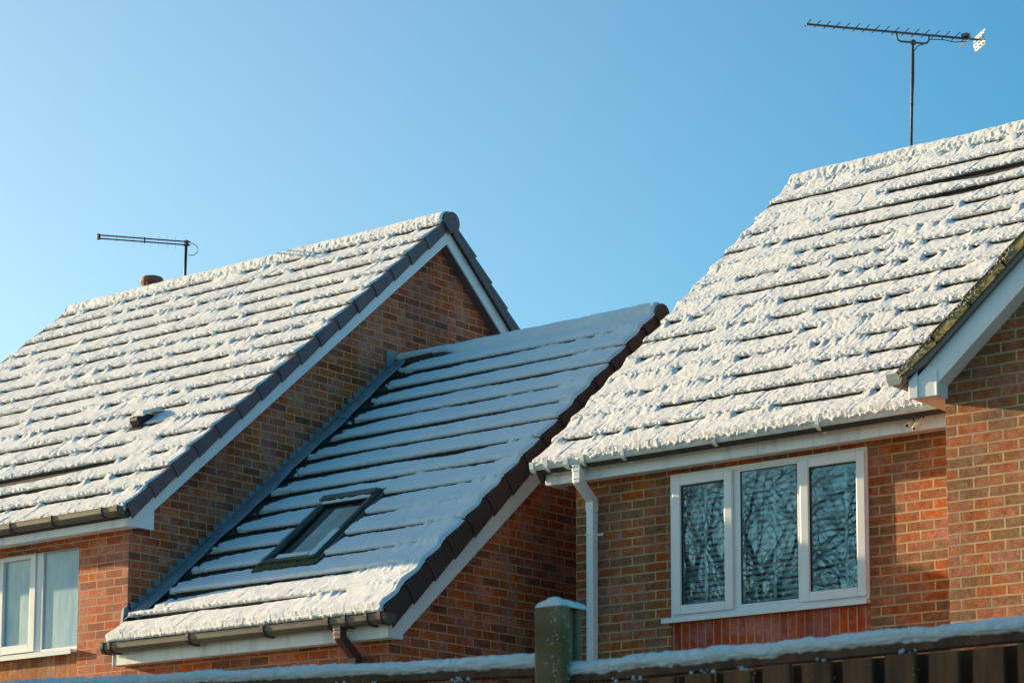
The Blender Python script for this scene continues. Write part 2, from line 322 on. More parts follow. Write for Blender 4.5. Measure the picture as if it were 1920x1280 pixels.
def snow_sheet(name, parent, mat, sl, x0, x1, vmax, g, T0, seed, gap, cover=None, du=.0078, fine=.006, pil=.010, furrow=.012, t=.03, lump=.35, Tj=.6, v_start=0, lipin=0.0, body=.009, ff=70):
    U = np.arange(x0, x1 + du * .5, du); K = int(math.ceil((vmax - .02) / g)); rows = []
    d = np.minimum(U - x0, x1 - U); edge = np.sqrt(np.clip(1 - (1 - np.clip(d / .032, 0, 1)) ** 2, 0.0, 1))
    V = []; Q = []; off = 0; nl = 11; nb = 32
    for k in range(K):
        vk = k * g; ge = min(g, vmax - vk)
        T = T0 * (1 - lump / 2 + lump * fbm(U * 7, k * 7.3, seed, 4)) * edge
        T = T * (1 + .25 * (fbm(U * 1.3, k * 3.1, seed + 5, 2) - .5))
        ga = gap(U, k); J = sstep(0, -.025, ga); sTop = ge - np.maximum(ga, 0) + .006 * J
        ptn = fbm(U * 32, k * 9.1, seed + 9, 3) - .5
        lipa = pil * (.4 + 1.2 * fbm(U * 2.0, k * 4.7, seed + 21, 2))
        prof = []; dro = .016 if k == 0 else 0
        for j in range(nl):
            ph = R_(-80 + 170 * j / (nl - 1)); Rr = T / 2
            dn = math.cos(ph)
            v = lipin - dro + .016 * (1 + .6 * ptn) - (Rr * .95 + ptn * lipa * 1.6) * dn; h = t - dro * 1.9 + Rr * .96 + Rr * math.sin(ph)
            prof.append((v, h))
        s0 = lipin + .016 - dro * .9
        for j in range(1, nb + 1):
            q = j / nb; s = s0 + (sTop - s0) * q
            base = t * (1 - s / g)
            lw = np.exp(-(np.maximum(s - s0, 0) / .045) ** 2)
            T2 = T0 * (1 - lump / 2 + lump * fbm(U * 8, (vk + s) * 8 + 50, seed + 12, 3)) * edge
            Tb = (T * lw + T2 * (1 - lw)) * (1 - .30 * q)
            Tb = Tb + (fbm(U * 9, (vk + s) * 9, seed + 31, 3) - .5) * body * edge
            end = np.sqrt(np.clip(1 - np.clip((s - (sTop - .03)) / .03, 0, 1) ** 2, 0, 1))
            end = end * (1 - J) + J
            rise = J * sstep(.62, 1.0, q) * (t + Tj * T)
            h = base + np.maximum(Tb, .003) * end + rise - .004 * (1 - end)
            prof.append((s, h))
        pv = np.array([np.broadcast_to(a, U.shape) for a, b in prof]); ph_ = np.array([np.broadcast_to(b, U.shape) for a, b in prof])
        vv = vk + pv
        uu = np.broadcast_to(U, pv.shape)
        # furrows along tile joints
        if furrow:
            w = .30; o = (w / 2 if k % 2 else 0)
            jt = ((U - x0 + o + .02 * (fbm(U * .9, k * 2.2, seed + 3, 1) - .5)) / w); ji = np.round(jt); dd = np.abs(jt - ji) * w
            amp = furrow * np.clip((vnoise(ji * 7.7, k * 3.3 + 0 * ji, seed + 44) - .25) * 1.9, 0, 1.3)
            fr = (amp * np.exp(-(dd / .013) ** 2))[None, :] * sstep(-.02, .06, pv)
            ph_ = ph_ - fr
        # fine fluff
        arc = vk + pv * 1.0 + ph_ * 1.4
        f1 = fbm(uu * ff, arc * ff * .9, seed + 60, 4) - .5; f2 = fbm(uu * ff + 9, arc * ff + 7, seed + 70, 3) - .5
        e2 = edge[None, :] * .9 + .1
        rough = .7 + .6 * fbm(uu * 2.2, arc * 2.2, seed + 80, 2)
        lipw = np.clip(1 - (np.arange(len(prof)) - nl) / 6.0, 0, 1)[:, None]
        ph_ = ph_ + f1 * fine * 2 * rough * e2 * (.62 + .5 * lipw) 
        lipm = np.clip(1 - np.arange(len(prof)) / nl, 0, 1)[:, None]
        vv = vv + f2 * fine * 2.6 * lipm * e2
        if cover is not None:
            c = np.clip(cover(uu, vk + pv), 0, 1)
            tb = t * np.clip(1 - pv / g, 0, 1)
            ph_ = (ph_ - tb) * c + tb - .03 * (1 - sstep(.0, .35, c))
            # pull lips back where bare
            vv = vv + (lipm * .03) * (1 - c)
        if v_start:
            ok = (vk + g) > v_start
            if not ok: continue
        ypos = sl.y + sl.g * (vv * CO - ph_ * SI); zpos = sl.z + vv * SI + ph_ * CO
        P = np.stack([uu + (fbm(uu * 40, arc * 40, seed + 90, 2) - .5) * .006, ypos, zpos], -1)
        A, B = P.shape[:2]; idx = np.arange(A * B).reshape(A, B) + off
        q4 = np.stack([idx[:-1, :-1], idx[:-1, 1:], idx[1:, 1:], idx[1:, :-1]], -1).reshape(-1, 4)
        if cover is not None:                     # no snow at all where it is bare
            on_ = c > .03; keep = (on_[:-1, :-1] | on_[:-1, 1:] | on_[1:, 1:] | on_[1:, :-1]).reshape(-1); q4 = q4[keep]
        V.append(P.reshape(-1, 3)); Q.append(q4); off += A * B
    me = bpy.data.meshes.new(name); rawmesh(me, np.concatenate(V), np.concatenate(Q), True)
    return link(name, me, mat, parent)

def ridge_tiles(mb, x0, x1, y, z, r=.12, L=.45, lo=-25, hi=205):
    x = x1; i = 0
    while x > x0 + .02:
        a = max(x - L, x0); n = 14
        vs = []; 
        for xx, rr in ((x, r + .006), (a, r - .004)):
            for rad in (rr, rr - .02):
                for k in range(n + 1):
                    al = R_(lo + (hi - lo) * k / n); vs.append((xx, y - rad * math.cos(al), z + rad * math.sin(al)))
        m = n + 1; fs = []
        for k in range(n):
            fs += [(k, k + 1, 2 * m + k + 1, 2 * m + k), (m + k, 3 * m + k, 3 * m + k + 1, m + k + 1), (k, m + k, m + k + 1, k + 1), (2 * m + k, 2 * m + k + 1, 3 * m + k + 1, 3 * m + k)]
        mb.add(vs, fs); x -= L; i += 1
    return mb
def ridge_snow(name, parent, mat, x0, x1, y, z, T0, seed, r=.125, lo=-35, hi=150, pil=.02, fine=.006, bare=None, front=.5):
    U = np.arange(x0, x1 + .004, .0095); A = np.radians(np.linspace(lo, hi, 40))
    uu, aa = np.meshgrid(U, A); d = np.minimum(uu - x0, x1 - uu); edge = np.sqrt(np.clip(1 - (1 - np.clip(d / .04, 0, 1)) ** 2, 0, 1))
    prof = np.clip(np.sin(np.clip(aa, 0, math.pi)), 0, 1) * (1 - front) + front * sstep(R_(lo), R_(lo + 25), aa)
    prof = prof * sstep(R_(hi), R_(hi - 30), aa)
    T = T0 * prof * (.7 + .6 * fbm(uu * 4, aa * 1.5, seed, 3))
    lipn = (fbm(uu * 40, aa * 3, seed + 3, 3) - .5) * pil * 2 * np.exp(-((aa - R_(15)) / .7) ** 2)
    f = (fbm(uu * 34, aa * 5, seed + 5, 3) - .5) * fine * 2
    if bare is not None: T = T * bare(uu, aa); lipn = lipn * bare(uu, aa)
    rr = r + T * edge + lipn * edge + f * edge - .012 * (1 - np.clip(T / .01, 0, 1))
    P = np.stack([uu, y - rr * np.cos(aa), z + rr * np.sin(aa)], -1)
    return link(name, gridmesh(name, P), mat, parent)

def verge_proto(name, sl, x, g, mat, parent, depth=.17, top=.045, th=.014, flange=.10, side=1):
    """one cloaked verge unit: side plate with a curved lower end, and a top flange lying over the tile edge"""
    mb = MB(); n = 7
    low = []
    for i in range(n + 1):                       # lower end, a shallow arc
        q = i / n; low.append((-.004 + .022 * math.sin(q * math.pi) * .9 - .012 * q, top - (top + depth) * q))
    poly = low + [(g + .03, -depth + .012), (g + .03, top - .012)]
    def fn(p, a):
        v, h = p; q = 1 - v / (g + .03); return sl.P(x + side * (a + .016 * q), v, h)
    mb.prism(poly, 0, 0, th, fn=lambda p, a: fn(p, a))
    m2 = [(-.004, top), (g + .03, top - .012)]
    vs = []
    for v, h in m2:
        for u in (0, -flange):
            for dh in (0, -.012): vs.append(sl.P(x + side * (u + (.010 * (1 - v / (g + .03)) if u == 0 else 0)), v, h + dh))
    mb.add(vs, [(0, 2, 6, 4), (1, 5, 7, 3), (0, 4, 5, 1), (2, 3, 7, 6), (0, 1, 3, 2), (4, 6, 7, 5)])
    return part(name, mb, mat, parent, bevel=.003)
def verge_run(sl, x, g, n, mat, parent, vmax, **kw):
    p = verge_proto('verge_tile', sl, x, g, mat, parent, **kw)
    for k in range(1, n):
        if k * g > vmax - .05: break
        c = p.copy(); COL.objects.link(c); c.parent = parent
        c.location = (random.uniform(-.002, .002), sl.g * k * g * CO, k * g * SI + random.uniform(-.002, .002))
    return p

def gutter(name, parent, mat, x0, x1, y0, z1, r=.058, end=True):
    """half-round-ish gutter, front lip at y0, top at z1"""
    mb = MB(); d = 2 * r
    outer = [(y0 - .004, z1), (y0 - .001, z1 - .012), (y0 + .004, z1 - .045), (y0 + .018, z1 - .066), (y0 + .045, z1 - .076), (y0 + d - .02, z1 - .076), (y0 + d, z1 - .05), (y0 + d, z1)]
    inner = [(y0 + .004, z1), (y0 + .006, z1 - .012), (y0 + .010, z1 - .042), (y0 + .022, z1 - .060), (y0 + .046, z1 - .070), (y0 + d - .022, z1 - .070), (y0 + d - .005, z1 - .048), (y0 + d - .005, z1)]
    poly = outer + inner[::-1]
    mb.prism(poly, 0, x0, x1)
    for xa, xb in ((x0 - .004, x0 + .012), (x1 - .012, x1 + .004)):
        mb.prism([(p[0] * 1.0, p[1]) for p in outer], 0, xa, xb)
    return part(name, mb, mat, parent)
def gutter_clip(parent, mat, x, y0, z1, r=.058, arm=True, w=.03, armat=None):
    mb = MB(); d = 2 * r
    poly = [(y0 - .012, z1 + .006), (y0 - .011, z1 - .014), (y0 - .005, z1 - .050), (y0 + .010, z1 - .075), (y0 + .04, z1 - .086), (y0 + d + .004, z1 - .086), (y0 + d + .004, z1 - .078), (y0 + .044, z1 - .0775), (y0 + .017, z1 - .068), (y0 + .003, z1 - .046), (y0 - .002, z1 - .012), (y0 + .003, z1 + .006)]
    mb.prism(poly, 0, x - w / 2, x + w / 2)
    if arm:
        mb.prism([(y0 + .03, z1 - .012 - r * 1.1), (y0 + .075, z1 - .012 - r * 1.3), (y0 + 2 * r + .02, z1 - .012 - r * 1.35), (y0 + 2 * r + .02, z1 - .012 - r * .6), (y0 + r * 1.6, z1 - .012 - r * .9)], 0, x - w * .4, x + w * .4)
    return part('gutter_bracket', mb, mat, parent)

def walls_with_opening(mb, x0, x1, y, z0, z1, op, th=.25):
    ox0, ox1, oz0, oz1 = op
    mb.box(x0, ox0, y, y + th, z0, z1); mb.box(ox1, x1, y, y + th, z0, z1)
    mb.box(ox0, ox1, y, y + th, z0, oz0); mb.box(ox0, ox1, y, y + th, oz1, z1)

def win_rect(mb, x0, x1, z0, z1, w, y0, y1, wb=None):
    wb = wb or w
    mb.box(x0, x0 + w, y0, y1, z0, z1); mb.box(x1 - w, x1, y0, y1, z0, z1)
    mb.box(x0 + w, x1 - w, y0, y1, z0, z0 + wb); mb.box(x0 + w, x1 - w, y0, y1, z1 - w, z1)

# ------------------------------------------------------------------ ground
mb = MB(); n = 24
me_pts = []
mb.add([(-400, -400, 0), (400, -400, 0), (400, 700, 0), (-400, 700, 0)], [(0, 1, 2, 3)])
struct('ground', mb, 'garden')

# ================================================================== LEFT HOUSE
LX = -15.295; LY = 13.744; LXl = -21.0; LG = .342
sL = Slope(13.565, 4.820)
RL = 17.87; vL = (RL - 13.565) / CO; zRL = 4.820 + vL * SI
L = thing('brick_house', 'tall brick house at the left, snow covered roof with dark scalloped verge', 'house', (-18.2, 17.9, 0))
yB = 2 * RL - LY
mb = MB(); op = (-17.75, -15.945, 3.30, 4.62)
walls_with_opening(mb, LXl + .2, LX, LY, 0, 4.76, op)
zt = lambda y: 4.755 + (min(y, 2 * RL - y) - 13.50) * TAN - .12
gp = [(LY + .25, 0), (yB - .25, 0), (yB - .25, zt(yB - .25)), (RL, zt(RL)), (LY + .25, zt(LY + .25))]
mb.prism(gp, 0, LX - .25, LX); mb.prism(gp, 0, LXl + .2, LXl + .45)
mb.box(LXl + .2, LX, yB - .25, yB, 0, 4.76)
part('wall', mb, 'brick_main', L)
mb = MB(); mb.box(-17.76, -15.94, LY + .012, LY + .2, 3.29, 3.655); part('brick_panel', mb, 'brick_orange', L)
# roof
mb = MB()
sL.box(mb, LXl, -15.135, -.02, vL, -.07, -.012)
sLb = Slope(2 * RL - 13.565, 4.820, -1); sLb.box(mb, LXl, -15.135, -.02, vL, -.07, -.012)
tiles_mb(sL, LXl, -15.14, vL, LG, mb, seed=3); tiles_mb(sLb, LXl, -15.14, vL, LG, mb, seed=4)
Lroof = part('roof', mb, 'tile', L)
def gapL(U, k):
    n = fbm(U * 1.7, k * 5.3, 101, 3)
    g = (n - .53) * .05 - .001
    g = g + (fbm(U * 9, k * 2.2, 140, 4) - .5) * .070
    if k in (1, 2): g = g + .04 * sstep(-16.5, -17.4, U)
    if k == 2: g = np.where((U < -16.1) & (U > -18.2), np.maximum(g, .04 + .10 * sstep(-16.1, -17.2, U)), g)
    if k not in (1, 2): g = np.minimum(g, .013)
    return np.clip(g, -.05, .16)
def covL(u, v):
    # bare patch round the vent
    c = 1 - np.exp(-(((u + 16.42) / .10) ** 2 + ((v - 1.79) / .09) ** 2) ** 2)
    return c
snow_sheet('snow', Lroof, 'snow', sL, LXl - .01, -15.125, vL + .02, LG, .036, 5, gapL, cover=covL, lump=.30, pil=.024, fine=.0068, Tj=.05, furrow=.005, body=.006, ff=55)
mb = MB(); sLb.box(mb, LXl, -15.2, 0.05, vL, .03, .07); part('snow_rear', mb, 'snow_soft', Lroof)
mb = MB(); ridge_tiles(mb, LXl, -15.12, RL, zRL - .035, r=.100); part('ridge_tiles', mb, 'verge_slate', Lroof)
mb = MB(); mb.tube([(-15.125, RL, zRL - .035), (-15.085, RL, zRL - .035)], .110, 28); mb.tube([(-15.09, RL + .03, zRL), (-15.078, RL + .03, zRL)], .008, 8)
part('ridge_end_cap', mb, 'verge_slate', Lroof, bevel=.006)
ridge_snow('ridge_snow', Lroof, 'snow', LXl + .06, -15.13, RL, zRL - .035,   .024, 15, r=.105, pil=.006, front=.85, lo=-42, fine=.005)
verge_run(sL, -15.135, LG, 16, 'verge_slate', Lroof, vL, depth=.088, top=.040)
verge_run(sLb, -15.135, LG, 16, 'verge_slate', Lroof, vL, depth=.088, top=.040)
mb = MB(); sL.box(mb, LXl - .02, LXl + .02, 0, vL, -.14, .035); sLb.box(mb, LXl - .02, LXl + .02, 0, vL, -.14, .035); part('far_verge', mb, 'verge_slate', Lroof)
# bargeboards
def barge(parent, sl, x0, x1, yfoot0, yfoot1, zfoot, RY, dtop=-.09, dbot=-.285, rear=True, mat='upvc'):
    mb = MB()
    def zline(y, d): return sl.z + (y - sl.y) * TAN + d / CO
    P = [(yfoot0, zfoot), (yfoot1, zfoot), (yfoot1, zline(yfoot1, dbot)), (RY, zline(RY, dbot)), (RY, zline(RY, dtop)), (yfoot0, zline(yfoot0, dtop))]
    mb.prism(P, 0, x0, x1); o = part('bargeboard', mb, mat, parent, bevel=.002)
    mb = MB()
    Q = [(2 * RY - p[0], p[1]) for p in P][::-1]
    mb.prism([(q[0] + (.0015 if abs(q[0] - RY) < 1e-6 else 0), q[1]) for q in Q], 0, x0, x1); part('bargeboard', mb, mat, parent, bevel=.002)
    return o
barge(L, sL, -15.185, -15.165, 13.60, 13.917, 4.69, RL, dtop=-.06, dbot=-.192)
mb = MB()                                          # soffits under the gable overhang
def soff(mb, sl, x0, x1, y0, y1, d): 
    z = lambda y: sl.z + (y - sl.y) * TAN + d / CO
    mb.prism([(y0, z(y0)), (y1, z(y1)), (y1, z(y1) + .012), (y0, z(y0) + .012)], 0, x0, x1)
soff(mb, sL, LX + .001, -15.186, 13.92, RL, -.180)
mm = MB(); mm.v = [(v[0], 2 * RL - v[1], v[2]) for v in mb.v]; mm.f = mb.f
mb.add(mm.v, mm.f); mb.box(LX + .001, -15.186, 13.75, 13.91, 4.70, 4.712)
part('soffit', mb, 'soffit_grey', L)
mb = MB(); mb.box(LXl, -15.187, 13.60, 13.618, 4.685, 4.86); mb.box(LXl, -15.187, 13.6185, LY - .001, 4.69, 4.705)
mb.box(-16.02, -15.98, 13.5975, 13.6, 4.684, 4.862)
part('fascia', mb, 'upvc_dirty', L)
Lg = gutter('gutter', L, 'gutter', LXl, -15.15, 13.478, 4.848)
for x in (-17.17, -16.60, -16.03, -15.37): gutter_clip(Lg, 'bracket', x, 13.478, 4.848)
gutter_clip(Lg, 'bracket', -15.175, 13.478, 4.848, arm=False, w=.045)
# window, frosted panes
wL = MB(); yw = LY + .066
win_rect(wL, -17.75, -15.90, 3.655, 4.665, .05, yw + .012, yw + .08)
wL.box(-16.60, -16.535, yw, yw + .08, 3.70, 4.63)
Lw = part('window', wL, 'upvc', L, bevel=.003)
mb = MB(); win_rect(mb, -17.13, -16.60, 3.715, 4.650, .075, yw - .012, yw + .03); part('sash', mb, 'upvc', Lw, bevel=.004)
mb = MB(); win_rect(mb, -17.66, -17.14, 3.715, 4.650, .03, yw - .0, yw + .03); part('sash', mb, 'upvc', Lw, bevel=.004)
mb = MB(); win_rect(mb, -16.535, -15.93, 3.695, 4.652, .032, yw + .0, yw + .03); part('sash', mb, 'upvc', Lw, bevel=.004)
for a, b in ((-17.06, -16.67), (-16.51, -15.955), (-17.64, -17.16)):
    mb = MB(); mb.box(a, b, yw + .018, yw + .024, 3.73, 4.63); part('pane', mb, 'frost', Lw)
mb = MB(); mb.box(-17.8, -15.98, LY - .035, LY + .09, 3.657, 3.685); mb.box(-17.8, -15.98, LY - .042, LY - .0355, 3.640, 3.687); part('sill', mb, 'upvc', Lw, bevel=.003)
# roof vent
mb = MB(); u0, v0 = -16.42, 1.78
sL.box(mb, u0 - .10, u0 + .10, v0 - .16, v0 + .02, .03, .045)
ring = []
mb.prism([(v0 - .10, .04), (v0 - .10, .115), (v0 - .085, .135), (v0 + .0, .135), (v0 + .12, .05), (v0 + .12, .03)], 0, u0 - .06, u0 + .06, fn=lambda p, a: sL.P(a, p[0], p[1]))
vent = part('roof_vent', mb, 'black_plastic', Lroof, bevel=.02)
def blob(name, parent, mat, fn, nu, nv, amp, seed):
    """closed soft lump: fn(a,b) with a,b in 0..1 returns base point, top height direction handled by fn"""
    A, B = np.meshgrid(np.linspace(0, 1, nu), np.linspace(0, 1, nv), indexing='ij')
    e = np.minimum(np.minimum(A, 1 - A) * nu / 5, np.minimum(B, 1 - B) * nv / 5); e = np.sqrt(np.clip(1 - (1 - np.clip(e, 0, 1)) ** 2, 0, 1))
    h = e * (1 + amp * (fbm(A * nu / 5, B * nv / 5, seed, 3) - .5) * 2)
    P = fn(A, B, h); return link(name, gridmesh(name, P), mat, parent)
def vsnow(A, B, h):
    u = u0 - .05 + .18 * A; v = v0 - .055 + .26 * B
    hh = np.where(B < .25, .128, .128 - .10 * (B - .25) / .75) + .030 * h
    x, y, z = sL.P(u, v, hh); return np.stack([x, y, z], -1)
blob('snow', vent, 'snow', vsnow, 24, 30, .25, 3)
# chimney with terracotta pot peeping over the ridge
mb = MB(); mb.box(-20.85, -20.20, 18.4, 19.05, 6.5, 8.52); mb.box(-20.90, -20.15, 18.35, 19.10, 8.52, 8.60)
ch = part('chimney', mb, 'brick_main', L)
mb = MB(); cx_, cyy = -20.50, 18.70
for z0, z1, r in ((8.60, 8.86, .112), (8.86, 8.878, .128), (8.902, 8.92, .124), (8.92, 8.965, .136), (8.965, 8.985, .122), (8.87, 8.93, .09)):
    mb.tube([(cx_, cyy, z0), (cx_, cyy, z1)], r, 24)
for k in range(10):
    a = k * 2 * math.pi / 10; mb.box(cx_ + .11 * math.cos(a) - .014, cx_ + .11 * math.cos(a) + .014, cyy + .11 * math.sin(a) - .014, cyy + .11 * math.sin(a) + .014, 8.876, 8.904)
part('chimney_pot', mb, 'terracotta', ch)
mb = MB(); mb.box(LXl + .5, LX - .3, 14.1, yB - .3, .1, .2); mb.box(LXl + .5, LX - .3, 14.9, 14.95, .2, 4.7); part('inner_wall', mb, 'curtain', L)

# ================================================================== MIDDLE EXTENSION
MX = -12.24; MG = .327
sM = Slope(13.50, 3.665); RM = 17.27; vM = (RM - 13.50) / CO; zRM = 3.665 + vM * SI
E = thing('brick_extension', 'lower brick extension between the houses, shaded snowy roof with a roof window', 'house', (-13.8, 17.3, 0))
yBm = 2 * RM - LY
mb = MB(); mb.box(LX + .003, MX, LY, LY + .25, 0, 3.66)
ztm = lambda y: 3.665 + (min(y, 2 * RM - y) - 13.50) * TAN - .12
gp = [(LY + .25, 0), (yBm - .25, 0), (yBm - .25, ztm(yBm - .25)), (RM, ztm(RM)), (LY + .25, ztm(LY + .25))]
mb.prism(gp, 0, MX - .25, MX); mb.box(LX + .003, MX, yBm - .25, yBm, 0, 3.66)
part('wall', mb, 'brick_main', E)
SKU0, SKU1, SKV0, SKV1 = -14.09, -13.46, .93, 2.02
mb = MB()
MR = -12.085
for (a, b, c, d) in ((LX + .01, SKU0 + .04, -.02, vM), (SKU1 - .04, MR, -.02, vM), (SKU0 + .04, SKU1 - .04, -.02, SKV0 + .04), (SKU0 + .04, SKU1 - .04, SKV1 - .04, vM)):
    sM.box(mb, a, b, c, d, -.07, -.012)
mb.box(-15.31, LX + .009, 13.46, 13.735, 3.60, 3.665)
sMb = Slope(2 * RM - 13.50, 3.665, -1); sMb.box(mb, LX + .01, MR, -.02, vM, -.07, -.012)
# tiles with the roof-window opening left out
for (a, b, va, vb) in ((LX + .02, SKU0, 0, vM), (SKU1, MR, 0, vM)): tiles_mb(sM, a, b, vb, MG, mb, seed=8)
class Off(Slope):
    def __init__(s, base, dv): s.b = base; s.dv = dv; s.y = base.y; s.z = base.z; s.g = base.g
    def P(s, u, v, h): return s.b.P(u, v + s.dv, h)
tiles_mb(sM, SKU0, SKU1, SKV0, MG, mb, seed=9)
kk = int(math.ceil(SKV1 / MG)); tiles_mb(Off(sM, kk * MG), SKU0, SKU1, vM - kk * MG, MG, mb, seed=10)
tiles_mb(sMb, LX + .02, MR, vM, MG, mb, seed=11)
Mroof = part('roof', mb, 'tile', E)
def gapM(U, k):
    f = np.clip((-12.1 - U) / 3.0, 0, 1)                      # dark stripes are widest near the taller wall
    n = fbm(U * 1.6, k * 6.1, 303, 3)
    g = -.020 + .092 * f ** 1.1 + (n - .5) * .08 + (fbm(U * 16, k * 3.3, 304, 3) - .5) * .034
    if k <= 1: g = g - .02
    if k == 0: g = np.where(U < -12.0, np.clip(g + .005, -.02, .03), g)
    if k == 7: g = g + .05 * np.exp(-((U + 13.0) / .35) ** 2)
    return np.clip(g + .02 * sstep(-14.3, -14.9, U), -.05, .15)
def covM(u, v):
    edge0 = LX + .25 + .08 * vnoise(v * 2.5, u * 0, 9) + .05 * (fbm(v * 9, u * 0 + 3, 71, 3) - .5) * 2
    n = fbm(u * 12, v * 20, 77, 4)
    c = sstep(0, .10, u - edge0 - (n - .5) * .34 - .10 * sstep(.0, .3, v) * (((v % MG) / MG) > .55))
    c = np.where(v < .36, sstep(-.02, .05, u - (LX - .02) ), c) if True else c
    nn = (fbm(u * 18, v * 18, 88, 2) - .5) * .03
    inside = (u > SKU0 - .035 + nn) & (u < SKU1 + .075 + nn) & (v > SKV0 - .12 + nn) & (v < SKV1 + .02 + nn)
    return np.where(inside, 0, c)
snow_sheet('snow', Mroof, 'snow_soft', sM, LX + .03, MR + .012, vM + .01, MG, .050, 25, gapM, cover=covM, fine=.0048, pil=.012, furrow=.004, lump=.25, Tj=.25, body=.007)
mb = MB(); sMb.box(mb, LX + .05, MR - .1, 0.05, vM, .03, .07); part('snow_rear', mb, 'snow_soft', Mroof)
mb = MB(); ridge_tiles(mb, LX + .03, MR + .01, RM, zRM - .035, r=.095); part('ridge_tiles', mb, 'verge_brown', Mroof)
mb = MB(); mb.tube([(MR + .005, RM, zRM - .035), (MR + .04, RM, zRM - .035)], .106, 28); part('ridge_end_cap', mb, 'verge_brown', Mroof, bevel=.006)
def bareM(u, a):
    f = sstep(-14.75, -14.2, u); lim = R_(38) * (1 - f) + R_(-35) * f
    return sstep(lim - .06, lim + .12, a)
ridge_snow('ridge_snow', Mroof, 'snow_soft', LX + .04, MR + .0, RM, zRM - .035, .030, 35, r=.100, pil=.008, fine=.003, bare=bareM, front=.6)
verge_run(sM, MR, MG, 16, 'verge_brown', Mroof, vM, depth=.150, top=.032); verge_run(sMb, MR, MG, 16, 'verge_brown', Mroof, vM, depth=.150, top=.032)
barge(E, sM, MX + .095, MX + .115, 13.60, 13.782, 3.475, RM, dbot=-.297)
mb = MB(); soff(mb, sM, MX + .001, MX + .094, 13.79, RM, -.285)
mm = MB(); mm.v = [(v[0], 2 * RM - v[1], v[2]) for v in mb.v]; mm.f = mb.f; mb.add(mm.v, mm.f); mb.box(MX + .001, MX + .094, 13.75, 13.78, 3.48, 3.492)
part('soffit', mb, 'upvc', E)
mb = MB(); mb.box(-15.31, MX + .094, 13.60, 13.618, 3.475, 3.665); mb.box(-15.293, MX + .094, 13.6185, LY - .001, 3.48, 3.495); mb.box(-15.31, -15.295, 13.595, 13.74, 3.474, 3.664)
part('fascia', mb, 'upvc_dirty', E)
Mg = gutter('gutter', E, 'gutter', -15.32, -12.03, 13.468, 3.650)
for x in (-15.21, -14.24, -13.37, -12.24): gutter_clip(Mg, 'bracket', x, 13.468, 3.650)
for x in (-12.655, -12.47, -12.10, -15.30): gutter_clip(Mg, 'bracket', x, 13.468, 3.650, arm=False, w=.035)
# brown downpipe
def sqtube(mb, pts, w=.065):
    for i in range(len(pts) - 1):
        a = Vector(pts[i]); b = Vector(pts[i + 1]); d = (b - a).normalized(); x = Vector((1, 0, 0)); x = (x - d * x.dot(d)).normalized(); y = d.cross(x)
        a2 = a - d * w * .2; b2 = b + d * w * .2
        vs = [p + x * sx * w / 2 + y * sy2 * w / 2 for p in (a2, b2) for sx, sy2 in ((-1, -1), (1, -1), (1, 1), (-1, 1))]
        mb.add(vs, [(0, 1, 2, 3), (7, 6, 5, 4), (0, 4, 5, 1), (1, 5, 6, 2), (2, 6, 7, 3), (3, 7, 4, 0)])
def downpipe(parent, mat, x, yo, zo, yw_, zt1, zt2, w, dx=0, clips=()):
    mb = MB(); sqtube(mb, [(x, yo, zo), (x, yo, zt1)], w * 1.02); sqtube(mb, [(x, yo, zt1), (x + dx, yw_, zt2)], w * .99); sqtube(mb, [(x + dx, yw_, zt2), (x + dx, yw_, .1)], w)
    mb.box(x - w * .58, x + w * .58, yo - w * .58, yo + w * .58, zo - .045, zo + .01)
    mb.box(x - w * .57, x + w * .57, yo - w * .57, yo + w * .57, zt1 + .015, zt1 + .030)
    mb.box(x + dx - w * .57, x + dx + w * .57, yw_ - w * .57, yw_ + w * .57, zt2 - .085, zt2 - .01)
    for z in clips:
        mb.box(x + dx - w * .60, x + dx + w * .60, yw_ - w * .60, yw_ + w * .5, z - .008, z + .008); mb.box(x + dx - w * .6, x + dx + w * 1.35, yw_ + w * .32, yw_ + w * .52, z - .010, z + .010)
    return part('downpipe', mb, mat, parent, bevel=.004)
downpipe(E, 'downpipe_brown', -12.56, 13.522, 3.60, 13.70, 3.50, 3.36, .07)
# stepped lead flashing against the taller wall
mb = MB(); poly = []
y_at = lambda z: 13.50 + (z - 3.665) / TAN
n0 = int(round(3.90 / .075)); n1 = int(round(6.86 / .075)); ys = []
z0 = n0 * .075
top = []
for n_ in range(n0, n1 + 1):
    z = n_ * .075; ya = y_at(z) - .175; yb = ya + .089
    top += [(max(ya - .012, 13.745), z), (ya + .089 + .012, z - .004)]
top[-1] = (17.30, n1 * .075)
bot = [(17.30, 3.665 + (17.30 - 13.5) * TAN - .04), (13.745, 3.665 + .245 * TAN - .03)]
mb.prism(top + bot, 0, LX + .004, LX + .009)
# dressed roll lying on the tiles, in lapped lengths
segs = [(.28, 1.6), (1.55, 2.75), (2.70, 3.75), (3.70, 4.88)]
for i, (va, vb) in enumerate(segs):
    prof = [(0, .034), (.012, .030), (.035, .038), (.080, .052), (.125, .052), (.175, .042), (.190, .028)]
    vs = []; 
    m = 12
    for j in range(m + 1):
        v = va + (vb - va) * j / m; w_ = 1 + .10 * math.sin(v * 3.1 + i) + .05 * math.sin(v * 11)
        for (a, h) in prof: vs.append(sM.P(LX + .006 + a * w_, v, h + .010 + .003 * (i % 2) + .004 * (1 - j / m)))
    np_ = len(prof); fs = [(j * np_ + q, j * np_ + q + 1, (j + 1) * np_ + q + 1, (j + 1) * np_ + q) for j in range(m) for q in range(np_ - 1)]
    mb.add(vs, fs)
mb.prism([(17.08, 6.70), (17.36, 6.70), (17.36, 6.945), (17.08, 6.945)], 0, LX + .010, LX + .03)
